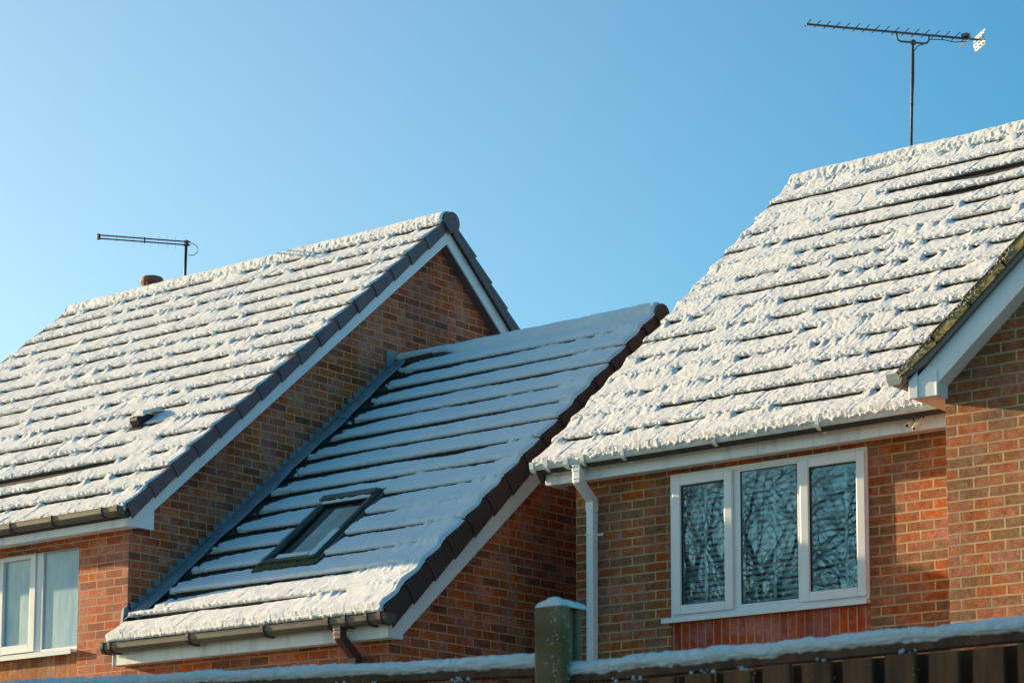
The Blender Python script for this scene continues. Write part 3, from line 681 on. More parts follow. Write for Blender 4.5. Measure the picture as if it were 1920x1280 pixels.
# foot wrapped round the corner
mb.prism([(13.55, 3.69), (13.745, 3.72), (13.745, 4.02), (13.70, 3.98), (13.68, 3.80)], 0, LX - .02, LX + .006)
mb.box(LX - .06, LX + .004, 13.735, 13.7415, 3.72, 3.96)
fl = part('lead_flashing', mb, 'lead', E)
so_ = fl.modifiers.new('thick', 'SOLIDIFY'); so_.thickness = .003; so_.offset = 0
# roof window
mb = MB(); a, b, c, d = SKU0, SKU1, SKV0, SKV1
sM.box(mb, a, a + .036, c, d, -.06, .085); sM.box(mb, b - .036, b, c, d, -.06, .085); sM.box(mb, a + .036, b - .036, c, c + .04, -.06, .080); sM.box(mb, a + .036, b - .036, d - .10, d, -.06, .092)
sM.box(mb, a - .006, b + .006, d - .12, d - .04, .096, .112)
rw = part('roof_window', mb, 'frame_grey', E, bevel=.004)
mb = MB(); a2, b2, c2, d2 = a + .038, b - .038, c + .042, d - .102
for q in ((a2, a2 + .018, c2, d2), (b2 - .018, b2, c2, d2), (a2 + .0185, b2 - .0185, c2, c2 + .03), (a2 + .0185, b2 - .0185, d2 - .03, d2)): sM.box(mb, *q, .045, .074)
part('sash', mb, 'frame_grey', rw, bevel=.003)
mb = MB(True); mb.add([sM.P(a2 + .01, c2 + .01, .057), sM.P(b2 - .01, c2 + .01, .057), sM.P(b2 - .01, d2 - .01, .057), sM.P(a2 + .01, d2 - .01, .057)], [(0, 1, 2, 3)]); part('pane', mb, 'glass_roof', rw)
mb = MB(); sM.box(mb, a2 + .17, b2 - .024, c2 + .03, d2 - .09, .030, .036); part('blind', mb, 'pale_sky_reflection', rw)  # pale panel under the pane, its colour stands for sky reflected in the glass
mb = MB(); sM.box(mb, a2 - .03, b2 + .03, c2 - .03, d2 + .03, -.26, -.25); sM.box(mb, a2 - .02, a2 + .0, c2 - .03, d2 + .03, -.24, .03); part('lining', mb, 'lining', rw)
mb = MB(); sM.box(mb, a - .045, a - .004, c - .06, d + .05, .028, .050); sM.box(mb, b + .004, b + .055, c - .06, d + .05, .028, .052)
sM.box(mb, a - .045, b + .055, d + .006, d + .06, .03, .058); part('flashing', mb, 'frame_grey', rw, bevel=.004)
mb = MB(); sM.box(mb, a - .05, b + .06, c - .10, c - .003, .034, .062); sM.box(mb, a - .02, b + .02, c - .022, c - .002, .063, .084); part('apron', mb, 'moss_flash', rw, bevel=.004)
def bsn(u_a, u_b, v_a, v_b, h0, hh):
    def f(A, B, h):
        x, y, z = sM.P(u_a + (u_b - u_a) * A, v_a + (v_b - v_a) * B, h0 + hh * h); return np.stack([x, y, z], -1)
    return f
blob('snow', rw, 'snow_soft', bsn(a + .14, b - .10, c + .035, c + .10, .072, .018), 40, 10, .5, 4)
blob('snow', rw, 'snow_soft', bsn(b - .075, b + .0, c + .02, c + .42, .080, .016), 14, 50, .9, 5)
blob('snow', rw, 'snow_soft', bsn(a + .02, b - .02, d - .15, d - .11, .080, .016), 60, 8, 1.0, 6)
mb = MB(); mb.box(LX + .3, MX - .3, 14.1, 20, .1, .2); mb.box(LX + .28, MX - .28, 15.9, 15.95, .2, 5.4); part('inner_wall', mb, 'room', E)

# ================================================================== RIGHT HOUSE
RX = -11.40; RYw = 15.08; RG = .342
sR = Slope(14.82, 4.955); RR = 18.85; vR = (RR - 14.82) / CO; zRR = 4.955 + vR * SI
H = thing('brick_house', 'nearest brick house at the right with a white window of three panes', 'house', (-8.5, 17.5, 0))
RXe = -3.6
mb = MB(); op = (-10.462, -8.672, 3.30, 4.79)
walls_with_opening(mb, RX, -7.55, RYw, 0, 4.86, op)
ztr = lambda y: 4.955 + (min(y, 2 * RR - y) - 14.82) * TAN - .12
yBr = 2 * RR - RYw
gp = [(RYw + .25, 0), (yBr - .25, 0), (yBr - .25, ztr(yBr - .25)), (RR, ztr(RR)), (RYw + .25, ztr(RYw + .25))]
mb.prism(gp, 0, RX, RX + .25); mb.prism(gp, 0, RXe - .25, RXe)
mb.box(RX, RXe, yBr - .25, yBr, 0, 4.86)
part('wall', mb, 'brick_rustic', H)
# projecting wing with its gable to the front
WY = 14.19; WR = -5.15; zW = lambda x: 4.978 + (min(x, 2 * WR - x) + 7.766) * TAN * 1.01
mb = MB(); hi = lambda x: zW(x) - .14
P = [(-7.55, 0), (2 * WR + 7.55, 0), (2 * WR + 7.55, hi(-7.55)), (WR, hi(WR)), (-7.55, hi(-7.55))]
mb.prism(P, 1, WY, WY + .25)
mb.box(-7.55, -7.30, WY + .25, RYw + .6, 0, hi(-7.55)); mb.box(2 * WR + 7.30, 2 * WR + 7.55, WY + .25, RYw + .6, 0, hi(-7.55))
part('wing_wall', mb, 'brick_rustic', H)
mb = MB(); mb.box(-10.47, -8.665, RYw + .010, RYw + .2, 3.29, 3.60); part('brick_panel', mb, 'brick_soldier', H)
# main roof
mb = MB(); sR.box(mb, -11.62, RXe + .1, -.02, vR, -.07, -.012)
sRb = Slope(2 * RR - 14.82, 4.955, -1); sRb.box(mb, -11.62, RXe + .1, -.02, vR, -.07, -.012)
tiles_mb(sR, -11.62, RXe + .1, vR, RG, mb, seed=21); tiles_mb(sRb, -11.62, RXe + .1, vR, RG, mb, seed=22)
Rroof = part('roof', mb, 'tile', H)
def gapR(U, k):
    n = fbm(U * 1.9, k * 4.9, 505, 3)
    g = (n - .58) * .06 - .002 + (fbm(U * 9, k * 2.2, 540, 4) - .5) * .065
    g = g - .012 * sstep(-10.2, -11.2, U)
    if k == 12: g = np.where((U > -10.2) & (U < -8.2), np.maximum(g, .03 + .13 * np.exp(-((U + 9.15) / .42) ** 2) + .03 * (fbm(U * 7, 2, 5, 2) - .5)), g)
    if k == 11: g = np.where((U > -10.0) & (U < -8.6), np.maximum(g, .02 + .08 * np.exp(-((U + 9.3) / .3) ** 2)), g)
    if k == 13: g = g + .02
    if k not in (11, 12): g = np.minimum(g, .011)
    return np.clip(g, -.05, .18)
snow_sheet('snow', Rroof, 'snow', sR, -11.64, -5.9, vR + .02, RG, .036, 45, gapR, lump=.34, pil=.022, fine=.0072, Tj=.05, furrow=.005, body=.006, ff=55)
mb = MB(); sRb.box(mb, -11.6, RXe, 0.05, vR, .03, .07); part('snow_rear', mb, 'snow_soft', Rroof)
mb = MB(); ridge_tiles(mb, -11.58, RXe + .1, RR, zRR - .035, r=.105); part('ridge_tiles', mb, 'verge_brown', Rroof)
ridge_snow('ridge_snow', Rroof, 'snow', -11.60, -6.0, RR, zRR - .035,   .028, 55, r=.11, pil=.007, front=.9, lo=-45, fine=.0055)
mb = MB(); sR.box(mb, -11.64, -11.60, 0, vR, -.14, .030); sRb.box(mb, -11.64, -11.60, 0, vR, -.14, .03); part('far_verge', mb, 'verge_brown', Rroof)
barge(H, sR, -11.60, -11.58, 14.93, 15.2, 4.815, RR, dbot=-.275)
# wing roof: two slopes running back into the main roof
mb = MB()
def wingslab(mb, h0, h1, y0=14.02, y1=18.0, ov=.0):
    for sg in (1, -1):
        a = -7.786 if sg == 1 else 2 * WR + 7.786
        vs = []
        for y in (y0, y1):
            for x, z in ((a, zW(-7.786)), (WR, zW(WR))):
                for h in (h0, h1): vs.append((x, y, z + h))
        mb.add(vs, [(0, 1, 3, 2), (4, 6, 7, 5), (0, 4, 5, 1), (2, 3, 7, 6), (1, 5, 7, 3), (0, 2, 6, 4)])
wingslab(mb, -.05, 0.0)
wr = part('wing_roof', mb, 'tile', H)
# verge: two tile layers bedded with mossy mortar, in 0.3 m lengths
k = 0; cs = math.cos(TH); sn_ = math.sin(TH)
def wv(s, h): return (-7.786 + s * cs - h * sn_, zW(-7.786) + s * sn_ + h * cs)
while k * .345 < 3.2:
    s0 = k * .345; s1 = s0 + .40; y = 13.99
    mb = MB(); 
    mb.prism([wv(s0, .046), wv(s1, .034), wv(s1, .046), wv(s0, .062)], 1, y, y + .32)
    o = part('verge_tile', mb, 'tile', wr, bevel=.003)
    mb = MB(); mb.prism([wv(s0 + .012, -.024 if k else .012), wv(s1 - .058, -.026), wv(s1 - .058, .0335), wv(s0 + .012, .0445)], 1, y + .004, y + .3)
    part('mossy_mortar', mb, 'tile_moss', o)
    k += 1
mb = MB(); n = 0
mb.prism([wv(.02, -.018), wv(.20, -.060), wv(4.0, -.060), wv(4.0, -.028), wv(.36, -.028), wv(.02, .010)], 1, 14.005, 14.16); part('undercloak', mb, 'soffit_grey', wr)
rr = random.Random(5)
mb = MB()                                         # moss cushions and frost crumbs along the verge
for i in range(60):
    s = rr.uniform(.0, 1.9); s = s if i % 3 else (int(s / .345) * .345 + rr.uniform(-.01, .05)); r = rr.uniform(.005, .013); x, z = wv(s, rr.uniform(-.02, .05)); y = 13.985 + rr.uniform(-.004, .008)
    ico = [(x, y - r, z), (x + r, y, z), (x, y, z + r), (x - r, y, z), (x, y, z - r), (x, y + r, z)]
    mb.add(ico, [(0, 1, 2), (0, 2, 3), (0, 3, 4), (0, 4, 1), (5, 2, 1), (5, 3, 2), (5, 4, 3), (5, 1, 4)])
part('moss', mb, 'tile_moss', wr, smooth=True)['kind'] = 'stuff'
mb = MB()
for i in range(120):
    c0 = rr.choice([.10, .16, .25, .62, .66, .72, .98, 1.06, 1.12]); s = c0 + rr.gauss(0, .055); r = rr.uniform(.003, .009); x, z = wv(s, rr.uniform(.005, .045)); y = 13.988 + rr.uniform(-.008, .006)
    ico = [(x, y - r, z), (x + r, y, z), (x, y, z + r), (x - r, y, z), (x, y, z - r), (x, y + r, z)]
    mb.add(ico, [(0, 1, 2), (0, 2, 3), (0, 3, 4), (0, 4, 1), (5, 2, 1), (5, 3, 2), (5, 4, 3), (5, 1, 4)])
part('snow_crumbs', mb, 'snow', wr, smooth=True)['kind'] = 'stuff'
# wing bargeboard and box end
mb = MB()
zt_ = lambda x, d: zW(x) + d / CO
mb.prism([(-7.745, zt_(-7.745, -.062)), (-7.745, 4.82), (-7.529, 4.82), (-7.529, zt_(-7.529, -.215)), (WR, zt_(WR, -.215)), (WR, zt_(WR, -.062))], 1, 14.04, 14.06)
mb.prism([(2 * WR - p[0], p[1]) for p in [(-7.745, zt_(-7.745, -.062)), (-7.745, 4.82), (-7.529, 4.82), (-7.529, zt_(-7.529, -.215)), (WR + .002, zt_(WR, -.215)), (WR + .002, zt_(WR, -.062))]][::-1], 1, 14.04, 14.06)
mb.box(-7.745, -7.677, 14.032, 14.04, 4.82, 5.018); mb.box(-7.544, -7.527, 14.035, 14.04, 4.818, 4.993)
part('bargeboard', mb, 'upvc', H, bevel=.003)
mb = MB(); mb.box(-7.546, -7.529, 14.06, WY - .001, 4.82, 4.965); mb.box(-7.745, -7.547, 14.06, 14.19, 4.828, 4.840); mb.box(-7.745, -7.56, 14.19, RYw, 4.828, 4.840)
z = lambda x: zt_(x, -.208)
mb.prism([(-7.528, z(-7.528)), (WR, z(WR)), (WR, z(WR) + .012), (-7.528, z(-7.528) + .012)], 1, 14.061, WY - .001)
mb.box(-7.745, -7.703, 14.06, RYw - .2, 4.83, 5.053)
part('box_soffit', mb, 'upvc', H)
# short gutter on the wing's hidden side, its end seen
mb = MB(); gx = -7.872
gp_ = [(gx - .062, 5.022), (gx - .056, 4.985), (gx - .040, 4.950), (gx + .040, 4.950), (gx + .056, 4.985), (gx + .062, 5.022)]
mb.prism(gp_, 1, 14.082, 14.80); mb.prism([(gx + (p[0] - gx) * 1.08, p[1] + (-.006 if p[1] < 5 else .004)) for p in gp_], 1, 14.062, 14.078); mb.prism([(gx + (p[0] - gx) * 1.06, p[1] + (-.005 if p[1] < 5 else .003)) for p in gp_], 1, 14.12, 14.135)
part('wing_gutter', mb, 'gutter_old', H)
# main fascia / soffit / gutter
mb = MB(); mb.box(-11.58, -7.56, 14.93, 14.948, 4.812, 5.0); mb.box(-11.58, -11.535, 14.922, 14.93, 4.812, 4.985); mb.box(-11.22, -11.19, 14.9265, 14.93, 4.812, 5.0)
part('fascia', mb, 'upvc_dirty', H)
mb = MB(); mb.box(-11.57, -7.56, 14.9485, RYw - .001, 4.822, 4.836); part('soffit', mb, 'upvc', H)
Rg = gutter('gutter', H, 'upvc_algae', -11.655, -7.86, 14.80, 4.99)
for x in (-11.49, -11.123, -10.728, -9.863, -8.94): gutter_clip(Rg, 'upvc', x, 14.80, 4.985)
for x in (-11.29, -11.64): gutter_clip(Rg, 'upvc', x, 14.80, 4.985, arm=False, w=.04)
downpipe(H, 'upvc', -11.205, 14.858, 4.915, 15.035, 4.79, 4.66, .068, dx=.0, clips=(4.38, 2.6))
for x, zz, dl in ((-8.222, 4.895, .055), (-8.140, 4.898, .105)):
    e_ = Vector((x - .004, 14.925 - dl, zz - dl * .88)); d_ = Vector((-.03, -1, -.88)).normalized()
    mb = MB(); mb.tube([(x, 14.945, zz + .015), (x, 14.925, zz), e_], .0155, 14); part('overflow_pipe', mb, 'overflow', H, smooth=True)
    mb = MB(); mb.tube([e_ + d_ * .0005, e_ + d_ * .002], .0115, 14); part('pipe_mouth', mb, 'black_plastic', bpy.data.objects[-1] if False else H)
    mb = MB(); mb.tube([(x, 14.9299, zz + .004), (x, 14.926, zz + .002)], .024, 16); part('pipe_hole', mb, 'bracket', H)
# the three light window
mb = MB(); y = RYw - .012
win_rect(mb, -10.457, -8.677, 3.640, 4.785, .035, y, y + .07)
mb.box(-9.865, -9.80, y + .001, y + .07, 3.675, 4.75); mb.box(-9.288, -9.245, y + .001, y + .07, 3.675, 4.75)
mb.box(-9.80, -9.288, y + .002, y + .07, 3.675, 3.697); mb.box(-9.80, -9.288, y + .002, y + .07, 4.732, 4.75)
rwN = part('window', mb, 'upvc', H, bevel=.004)
for (a, b) in ((-10.425, -9.866), (-9.250, -8.690)):
    mb = MB(); win_rect(mb, a, b, 3.662, 4.757, .072, y - .022, y + .03); part('sash', mb, 'upvc', rwN, bevel=.005)
for (a, b, c, d) in ((-10.37, -9.92, 3.72, 4.70), (-9.81, -9.28, 3.69, 4.74), (-9.19, -8.75, 3.72, 4.70)):
    tl = (.0012, -.0016, .0008)[int((a + 10.4) / .55)]; mb = MB(True); mb.add([(a, y + .010 - tl, c), (b, y + .010 + tl, c), (b, y + .010 + tl * 1.8, d), (a, y + .010 - tl * .4, d)], [(0, 1, 2, 3)]); part('pane', mb, 'glass', rwN)
for (a, b, c, d) in ((-10.352, -9.940, 3.735, 4.683), (-9.80, -9.289, 3.697, 4.731), (-9.177, -8.763, 3.735, 4.683)):
    mb = MB(); win_rect(mb, a, b, c, d, .005, y - .002 if c > 3.7 else y + .001, y + .0095); part('gasket', mb, 'black_plastic', rwN)
mb = MB(); mb.box(-10.52, -8.675, RYw - .055, RYw + .06, 3.606, 3.634); mb.box(-10.52, -8.675, RYw - .062, RYw - .0555, 3.598, 3.636); part('sill', mb, 'upvc', rwN, bevel=.003)
mb = MB(); mb.box(-10.462, -8.672, RYw + .9, RYw + .92, 3, 5); mb.box(-10.9, -8.2, RYw + .3, RYw + .92, 3.3, 3.4); part('inner_wall', mb, 'room', H)
# venetian blind behind the glass
B = thing('venetian_blind', 'grey slatted blind hanging behind the glass of the three light window', 'blind', (-9.57, RYw + .14, 3.6))
mb = MB(); z = 3.67
while z < 4.76:
    mb.add([(-10.42, RYw + .115, z), (-8.71, RYw + .115, z), (-8.71, RYw + .155, z + .030), (-10.42, RYw + .155, z + .030)], [(0, 1, 2, 3)]); z += .046
o = part('slats', mb, 'blind', B); sm = o.modifiers.new('thick', 'SOLIDIFY'); sm.thickness = .002
for x in (-10.20, -9.565, -8.93):
    mb = MB(); mb.box(x - .012, x + .012, RYw + .105, RYw + .108, 3.62, 4.66); part('ladder_tape', mb, 'tape', B)
mb = MB(); mb.box(-10.43, -8.70, RYw + .10, RYw + .17, 4.765, 4.80); part('head_rail', mb, 'blind', B)

# ================================================================== AERIALS
A1 = thing('television_aerial', 'long toothed aerial with a white reflector on a tall mast above the right roof', 'aerial', (-10.29, 18.85, 8.3))
bd_ = Vector((.625, .78, 0)).normalized(); rd = Vector((.78, -.625, 0))   # boom, rods
top_ = Vector((-10.29, 18.85, 9.46)); 
mb = MB(); mb.tube([(-10.335, 18.85, 8.30), top_ + Vector((0, 0, .03))], .0135, 10)
for zz in (8.86, 9.18): mb.tube([(-10.335 + (zz - 8.3) * .039, 18.85, zz), (-10.335 + (zz - 8.3) * .039, 18.85, zz + .02)], .0165, 10)
part('mast', mb, 'steel', A1, smooth=True)
bc = top_ + Vector((0, 0, .095))
mb = MB(); mb.tube([bc - bd_ * 1.05, bc + bd_ * .69], .0115, 8); part('boom', mb, 'steel', A1, smooth=True)
mb = MB(); q = []
for t_, z_ in ((-.16, -.005), (-.16, -.05), (-.145, -.075), (-.115, -.085), (.115, -.085), (.145, -.075), (.16, -.05), (.16, -.005)): q.append(bc + bd_ * t_ + Vector((0, 0, z_)))
mb.tube(q, .0095, 8); mb.box(top_.x - .02, top_.x + .02, top_.y - .02, top_.y + .02, top_.z - .01, top_.z + .03); part('cradle', mb, 'steel', A1, smooth=True)
for i in range(17):
    t_ = -1.035 + i * .0935 * (1 + .003 * i); Lh = .085 + .0012 * i
    p = bc + bd_ * t_ + Vector((0, 0, .012)); mb = MB(); mb.tube([p - rd * Lh, p + rd * Lh], .0042, 6)
    part('element', mb, 'dull_rod', A1)
mb = MB(); p = bc + bd_ * .53
mb.box(p.x - .03, p.x + .03, p.y - .03, p.y + .03, p.z + .012, p.z + .045); mb.tube([p + rd * .12 + Vector((0, 0, -.04)), p - rd * .13 + Vector((0, 0, -.04)), p - rd * .14 + Vector((0, 0, -.03)), p - rd * .13 + Vector((0, 0, -.02)), p + rd * .12 + Vector((0, 0, -.02))], .004, 6)
part('dipole_box', mb, 'black_plastic', A1)
for sg in (1, -1):
    mb = MB(); c = bc + bd_ * .655
    def pt(a, z_, t=0): return c + rd * a + Vector((0, 0, sg * z_)) + bd_ * (t + .35 * z_)
    def bar(a0, a1, z0, z1):
        vs = [pt(a_, z_, t_) for t_ in (0, .004) for a_, z_ in ((a0, z0), (a1, z0), (a1, z1), (a0, z1))]
        mb.add(vs, [(0, 1, 2, 3), (7, 6, 5, 4), (0, 4, 5, 1), (1, 5, 6, 2), (2, 6, 7, 3), (3, 7, 4, 0)])
    for z_ in (.008, .036, .062): bar(-.118, .118, z_, z_ + .012)
    for a_ in (-.118, -.045, .025, .095): bar(a_, a_ + .023, .008, .074)
    part('reflector', mb, 'zinc', A1)
mb = MB(); q = [bc + bd_ * .53 + Vector((0, 0, -.03)), bc + bd_ * .42 + Vector((0, 0, -.045)), bc + bd_ * .30 + Vector((0, 0, -.030)), bc + bd_ * .17 + Vector((0, 0, -.040)), bc + bd_ * .12 + Vector((0, 0, -.085)), bc + bd_ * .05 + Vector((0, 0, -.115)), top_ + Vector((.016, -.012, -.08)), top_ + Vector((.012, -.014, -.35)), Vector((-10.305, 18.834, 8.75)), Vector((-10.318, 18.834, 8.34))]
mb.tube(q, .0042, 6); part('cable', mb, 'dull_rod', A1, smooth=True)
A2 = thing('television_aerial', 'short twin bar aerial on a stub mast behind the left ridge, trailing a cable loop', 'aerial', (-19.06, 17.95, 8.4))
mb = MB(); mb.tube([(-19.14, 17.95, 8.35), (-19.125, 17.95, 8.945)], .017, 10); part('mast', mb, 'black_plastic', A2, smooth=True)
b2_ = Vector((.6, .8, 0)); c2_ = Vector((-19.125, 17.95, 8.945))
for dz in (.012, .050):
    mb = MB(); mb.tube([c2_ - b2_ * .985 + Vector((0, 0, dz)), c2_ + b2_ * .05 + Vector((0, 0, dz))], .0085, 8); part('boom', mb, 'black_plastic', A2, smooth=True)
for t_, w_ in ((-.985, .016), (-.47, .008), (0, .022)):
    mb = MB(); p = c2_ + b2_ * t_; mb.box(p.x - w_, p.x + w_, p.y - w_, p.y + w_, p.z - .002, p.z + .064); part('clamp', mb, 'black_plastic', A2, bevel=.003)
for i in range(9):
    p = c2_ - b2_ * (.12 + i * .095) + Vector((0, 0, .03)); l_ = .075 - .004 * i; mb = MB(); mb.tube([p - Vector((0, 0, l_)), p + Vector((0, 0, l_))], .0012, 4); part('element', mb, 'steel', A2)
mb = MB(); q = []
for i in range(13):
    a_ = R_(95 - 200 * i / 12); q.append(c2_ + b2_ * (.05 + .085 * max(math.cos(a_), -.6)) + Vector((0, 0, -.035 + .072 * math.sin(a_))))
mb.tube(q, .0042, 6); part('cable', mb, 'black_plastic', A2, smooth=True)

# ================================================================== FENCE
def lumpy_bar(name, parent, mat, x0, x1, y, zf, w, hfn, seed, step=.005):
    U = np.arange(x0, x1, step); n = 44; A = np.radians(np.linspace(-60, 240, n)); uu, aa = np.meshgrid(U, A)
    hh = hfn(uu); 
    nz = fbm(uu * 11, aa * 1.6, seed, 3); nz2 = fbm(uu * 42, aa * 6, seed + 9, 4)
    r = (.66 + .50 * nz + .62 * (nz2 - .5))
    ed = np.sqrt(np.clip(1 - (1 - np.clip(np.minimum(uu - x0, x1 - uu) / .03, 0, 1)) ** 2, 0, 1))
    P = np.stack([uu, y - w * np.cos(aa) * (r * .6 + .4) * ed, zf(uu) + hh * .42 + hh * .58 * np.sin(aa) * r * ed], -1)
    return link(name, gridmesh(name, P), mat, parent)
FY = 5.75
def fence_panel(label, x0, x1, ztop, seed, pale):
    F = thing('timber_fence', label, 'fence', ((x0 + x1) / 2, FY, 0), 'timber fences either side of the concrete post')
    rr = random.Random(seed)
    mb = MB()
    for z0, hh in ((-.032, .032), (-.85, .08), (-1.6, .08)):
        mb.prism([(x0, ztop(x0) + z0), (x1, ztop(x1) + z0), (x1, ztop(x1) + z0 + hh), (x0, ztop(x0) + z0 + hh)], 1, FY - .022, FY + .022)
    part('rail', mb, 'wood', F, bevel=.003)
    x = x1 - .02; mb = MB(); mb2 = MB(); tops = []
    xs = []
    x = pale
    while x - .105 > x0 - .05: x -= .134
    while x < x1 + .10:
        xs.append(x); x += .134
    for x in xs:
        a, b = x - .095, x
        if a < x0 or b > x1: a = max(a, x0 + .002); b = min(b, x1 - .002)
        if b - a > .02:
            zt2 = ztop(x) - .040 + rr.uniform(-.006, .004)
            mb.box(a + rr.uniform(0, .004), b, FY - .044, FY - .0235, .05, zt2); tops.append((a, b, zt2))
        a2, b2 = x - .165, x - .055
        a2 = max(a2, x0 + .002); b2 = min(b2, x1 - .002)
        if b2 - a2 > .02: mb2.box(a2, b2, FY + .0235, FY + .044, .05, ztop(x) - .036)
    part('front_boards', mb, 'wood_pale', F, bevel=.003); part('rear_boards', mb2, 'wood', F, bevel=.003)
    lumpy_bar('snow', F, 'snow_soft', x0, x1, FY - .004, lambda u: np.vectorize(ztop)(u) - .006, .033, lambda u: .043 + .008 * (fbm(u * 3, 1 + 0 * u, seed, 2) - .5), seed)
    V = []; mbs = MB(); 
    for (a, b, zt2) in tops:                     # snow caught on board tops and stuck to the faces
        c = b - .02 - rr.uniform(0, .03)
        if rr.random() < .45: continue
        for j in range(rr.randint(3, 9)):
            r = rr.uniform(.002, .0075); x = c + rr.gauss(0, .024); x = min(max(x, a), b); y = FY - .034 + rr.uniform(-.008, .008); z = zt2 + rr.uniform(0, .012)
            icosa(mbs, x, y, z, r)
        for j in range(rr.randint(4, 10)):
            r = rr.uniform(.001, .0045); x = rr.choice([b + rr.uniform(-.004, .008), rr.uniform(a, b + .03)]); icosa(mbs, x, FY - (.045 if x < b else .03), zt2 - rr.uniform(.005, .20), r)
    part('snow_crumbs', mbs, 'snow', F, smooth=True)['kind'] = 'stuff'
    return F
PH = (1 + 5 ** .5) / 2
ICO = [Vector(v).normalized() for v in ((-1, PH, 0), (1, PH, 0), (-1, -PH, 0), (1, -PH, 0), (0, -1, PH), (0, 1, PH), (0, -1, -PH), (0, 1, -PH), (PH, 0, -1), (PH, 0, 1), (-PH, 0, -1), (-PH, 0, 1))]
ICF = [(0, 11, 5), (0, 5, 1), (0, 1, 7), (0, 7, 10), (0, 10, 11), (1, 5, 9), (5, 11, 4), (11, 10, 2), (10, 7, 6), (7, 1, 8), (3, 9, 4), (3, 4, 2), (3, 2, 6), (3, 6, 8), (3, 8, 9), (4, 9, 5), (2, 4, 11), (6, 2, 10), (8, 6, 7), (9, 8, 1)]
def icosa(mb, x, y, z, r):
    mb.add([(x + v.x * r * random.uniform(.8, 1.2), y + v.y * r, z + v.z * r * random.uniform(.8, 1.25)) for v in ICO], ICF)
fence_panel('pale edged timber fence panel with snow along its top, right of the concrete post', -4.386, -1.9, lambda x: 1.958 + .010 * (x + 4.38), 61, -3.952)
fence_panel('lower dark timber fence panel with snow along its top, left of the concrete post', -7.3, -4.415, lambda x: 1.992 - .034 * (x + 4.5), 62, -4.62)
PT = thing('fence_post', 'grey green slotted concrete post with a cap of snow, between the fence panels', 'fence post', (-4.43, FY, 0))
mb = MB()
h = 2.168
mb.box(-4.456, -4.345, FY - .075, FY - .030, 0, h); mb.box(-4.445, -4.366, FY + .030, FY + .060, 0, h - .002); mb.box(-4.410, -4.378, FY - .030, FY + .030, 0, h - .004)
part('shaft', mb, 'concrete', PT, bevel=.010)
U, Vv = np.meshgrid(np.linspace(-4.452, -4.350, 50), np.linspace(FY - .074, FY + .060, 50), indexing='ij')
e = np.minimum(np.minimum(U + 4.452, -4.350 - U) / .03, np.minimum(Vv - FY + .074, FY + .060 - Vv) / .03); e = np.sqrt(np.clip(1 - (1 - np.clip(e, 0, 1)) ** 2, 0, 1))
hz = .012 + .014 * np.exp(-((U + 4.396) / .030) ** 2) + .020 * (fbm(U * 45, Vv * 45, 7, 4) - .3) + .010 * np.exp(-((U + 4.35) / .015) ** 2)
link('snow_cap', gridmesh('snow_cap', np.stack([U, Vv, h - .004 + hz * e], -1)), 'snow_soft', PT)
mb = MB(); rr = random.Random(3)
for i in range(46):
    x = min(-4.348, max(-4.450, rr.gauss(-4.368, .016))); icosa(mb, x, FY - .0755, rr.uniform(1.85, 2.16), rr.uniform(.0008, .0032))
for i in range(26): icosa(mb, -4.3445, FY - rr.uniform(.035, .07), rr.uniform(1.85, 2.16), rr.uniform(.001, .003))
part('snow_crumbs', mb, 'snow', PT, smooth=True)['kind'] = 'stuff'

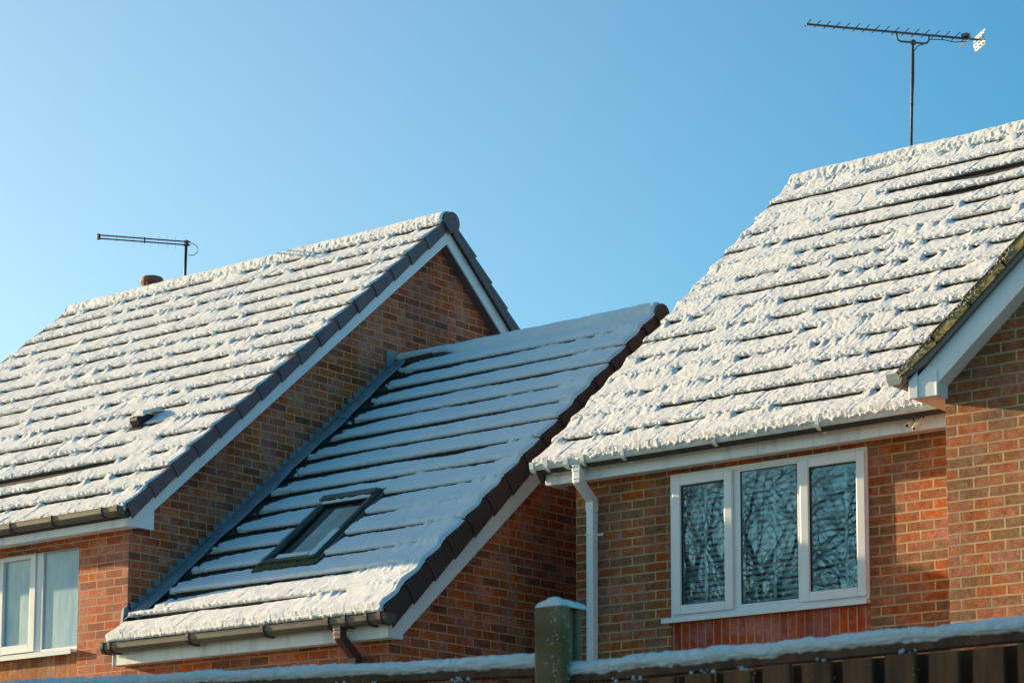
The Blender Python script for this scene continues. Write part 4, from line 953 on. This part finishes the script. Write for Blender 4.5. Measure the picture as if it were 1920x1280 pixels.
# ================================================================== TREES AND HEDGE (trees seen only mirrored in the glass; evergreen block added unseen to shade the fence)
def bare_tree(label, x, y, H_, seed, spread=.55):
    T = thing('bare_tree', label, 'tree', (x, y, 0), 'bare trees across the garden'); rr = random.Random(seed)
    tr = MB(); cr = MB(); sn = MB()
    def grow(mb, p, d, l, r, dep):
        n = 4; pts = [p]; rs = [r]; q = Vector(p); dd = d.copy()
        for i in range(n):
            dd = (dd + Vector((rr.gauss(0, .10), rr.gauss(0, .10), rr.gauss(.03, .07)))).normalized(); q = q + dd * l / n; pts.append(q.copy()); rs.append(r * (1 - .45 * (i + 1) / n))
        mb.tube(pts, rs, 7 if dep < 2 else 4, caps=False)
        if dep >= 2:
            up_ = Vector((0, 0, r * .8)); sn.tube([a + up_ for a in pts], [b * .85 for b in rs], 3, caps=False)
        if dep >= 6: return
        k = 3
        for i in range(k + (1 if dep in (1, 2) else 0)):
            f = rr.uniform(.45, 1.0) if i else 1.0; j = min(int(f * n), n); base = pts[j]
            ax = Vector((rr.gauss(0, 1), rr.gauss(0, 1), rr.gauss(0, .4))).normalized(); nd = (dd + ax * (spread if i else .3) * 1.5).normalized(); nd.z = max(nd.z, -.1)
            grow(cr, base, nd, l * rr.uniform(.62, .82), max(rs[j] * .70, .007), dep + 1)
    grow(tr, Vector((x, y, 0)), Vector((0, 0, 1)), H_ * .33, H_ * .022, 0)
    part('trunk', tr, 'bark', T, smooth=True); part('crown', cr, 'bark', T); part('snow', sn, 'snow', T)
bare_tree('bare snowy tree across the garden, mirrored in the window of the right house', -19.6, -.8, 11.0, 3)
bare_tree('tallest bare snowy tree, rear one mirrored in the window of the right house', -22.5, -4.2, 13.0, 14)
bare_tree('smaller bare snowy tree nearer the left house, mirrored in the window', -17.2, -2.2, 9.5, 9)
Hd = thing('shade_hedge', 'tall clipped evergreen hedge added out of view to shade the fence', 'shade_hedge', (-10.6, 4.55, 0))  # never in view, added only to keep the low sun off the fence
rr = random.Random(2); mb = MB(); mb.box(-11.0, -10.2, 3.75, 5.35, 0, 4.6); part('branches', mb, 'leaf', Hd)
mb = MB()
for i in range(9000):
    x = rr.uniform(-11.25, -9.95); y = rr.uniform(3.55, 5.55); z = rr.uniform(.1, 4.95)
    if -10.9 < x < -10.3 and 3.9 < y < 5.2 and z < 4.5: continue
    a = Vector((rr.gauss(0, 1), rr.gauss(0, 1), rr.gauss(0, 1))).normalized() * .05; b = a.orthogonal().normalized() * .025; c = Vector((x, y, z))
    mb.add([c - a, c + b, c + a, c - b], [(0, 1, 2, 3)])
part('foliage', mb, 'leaf', Hd)
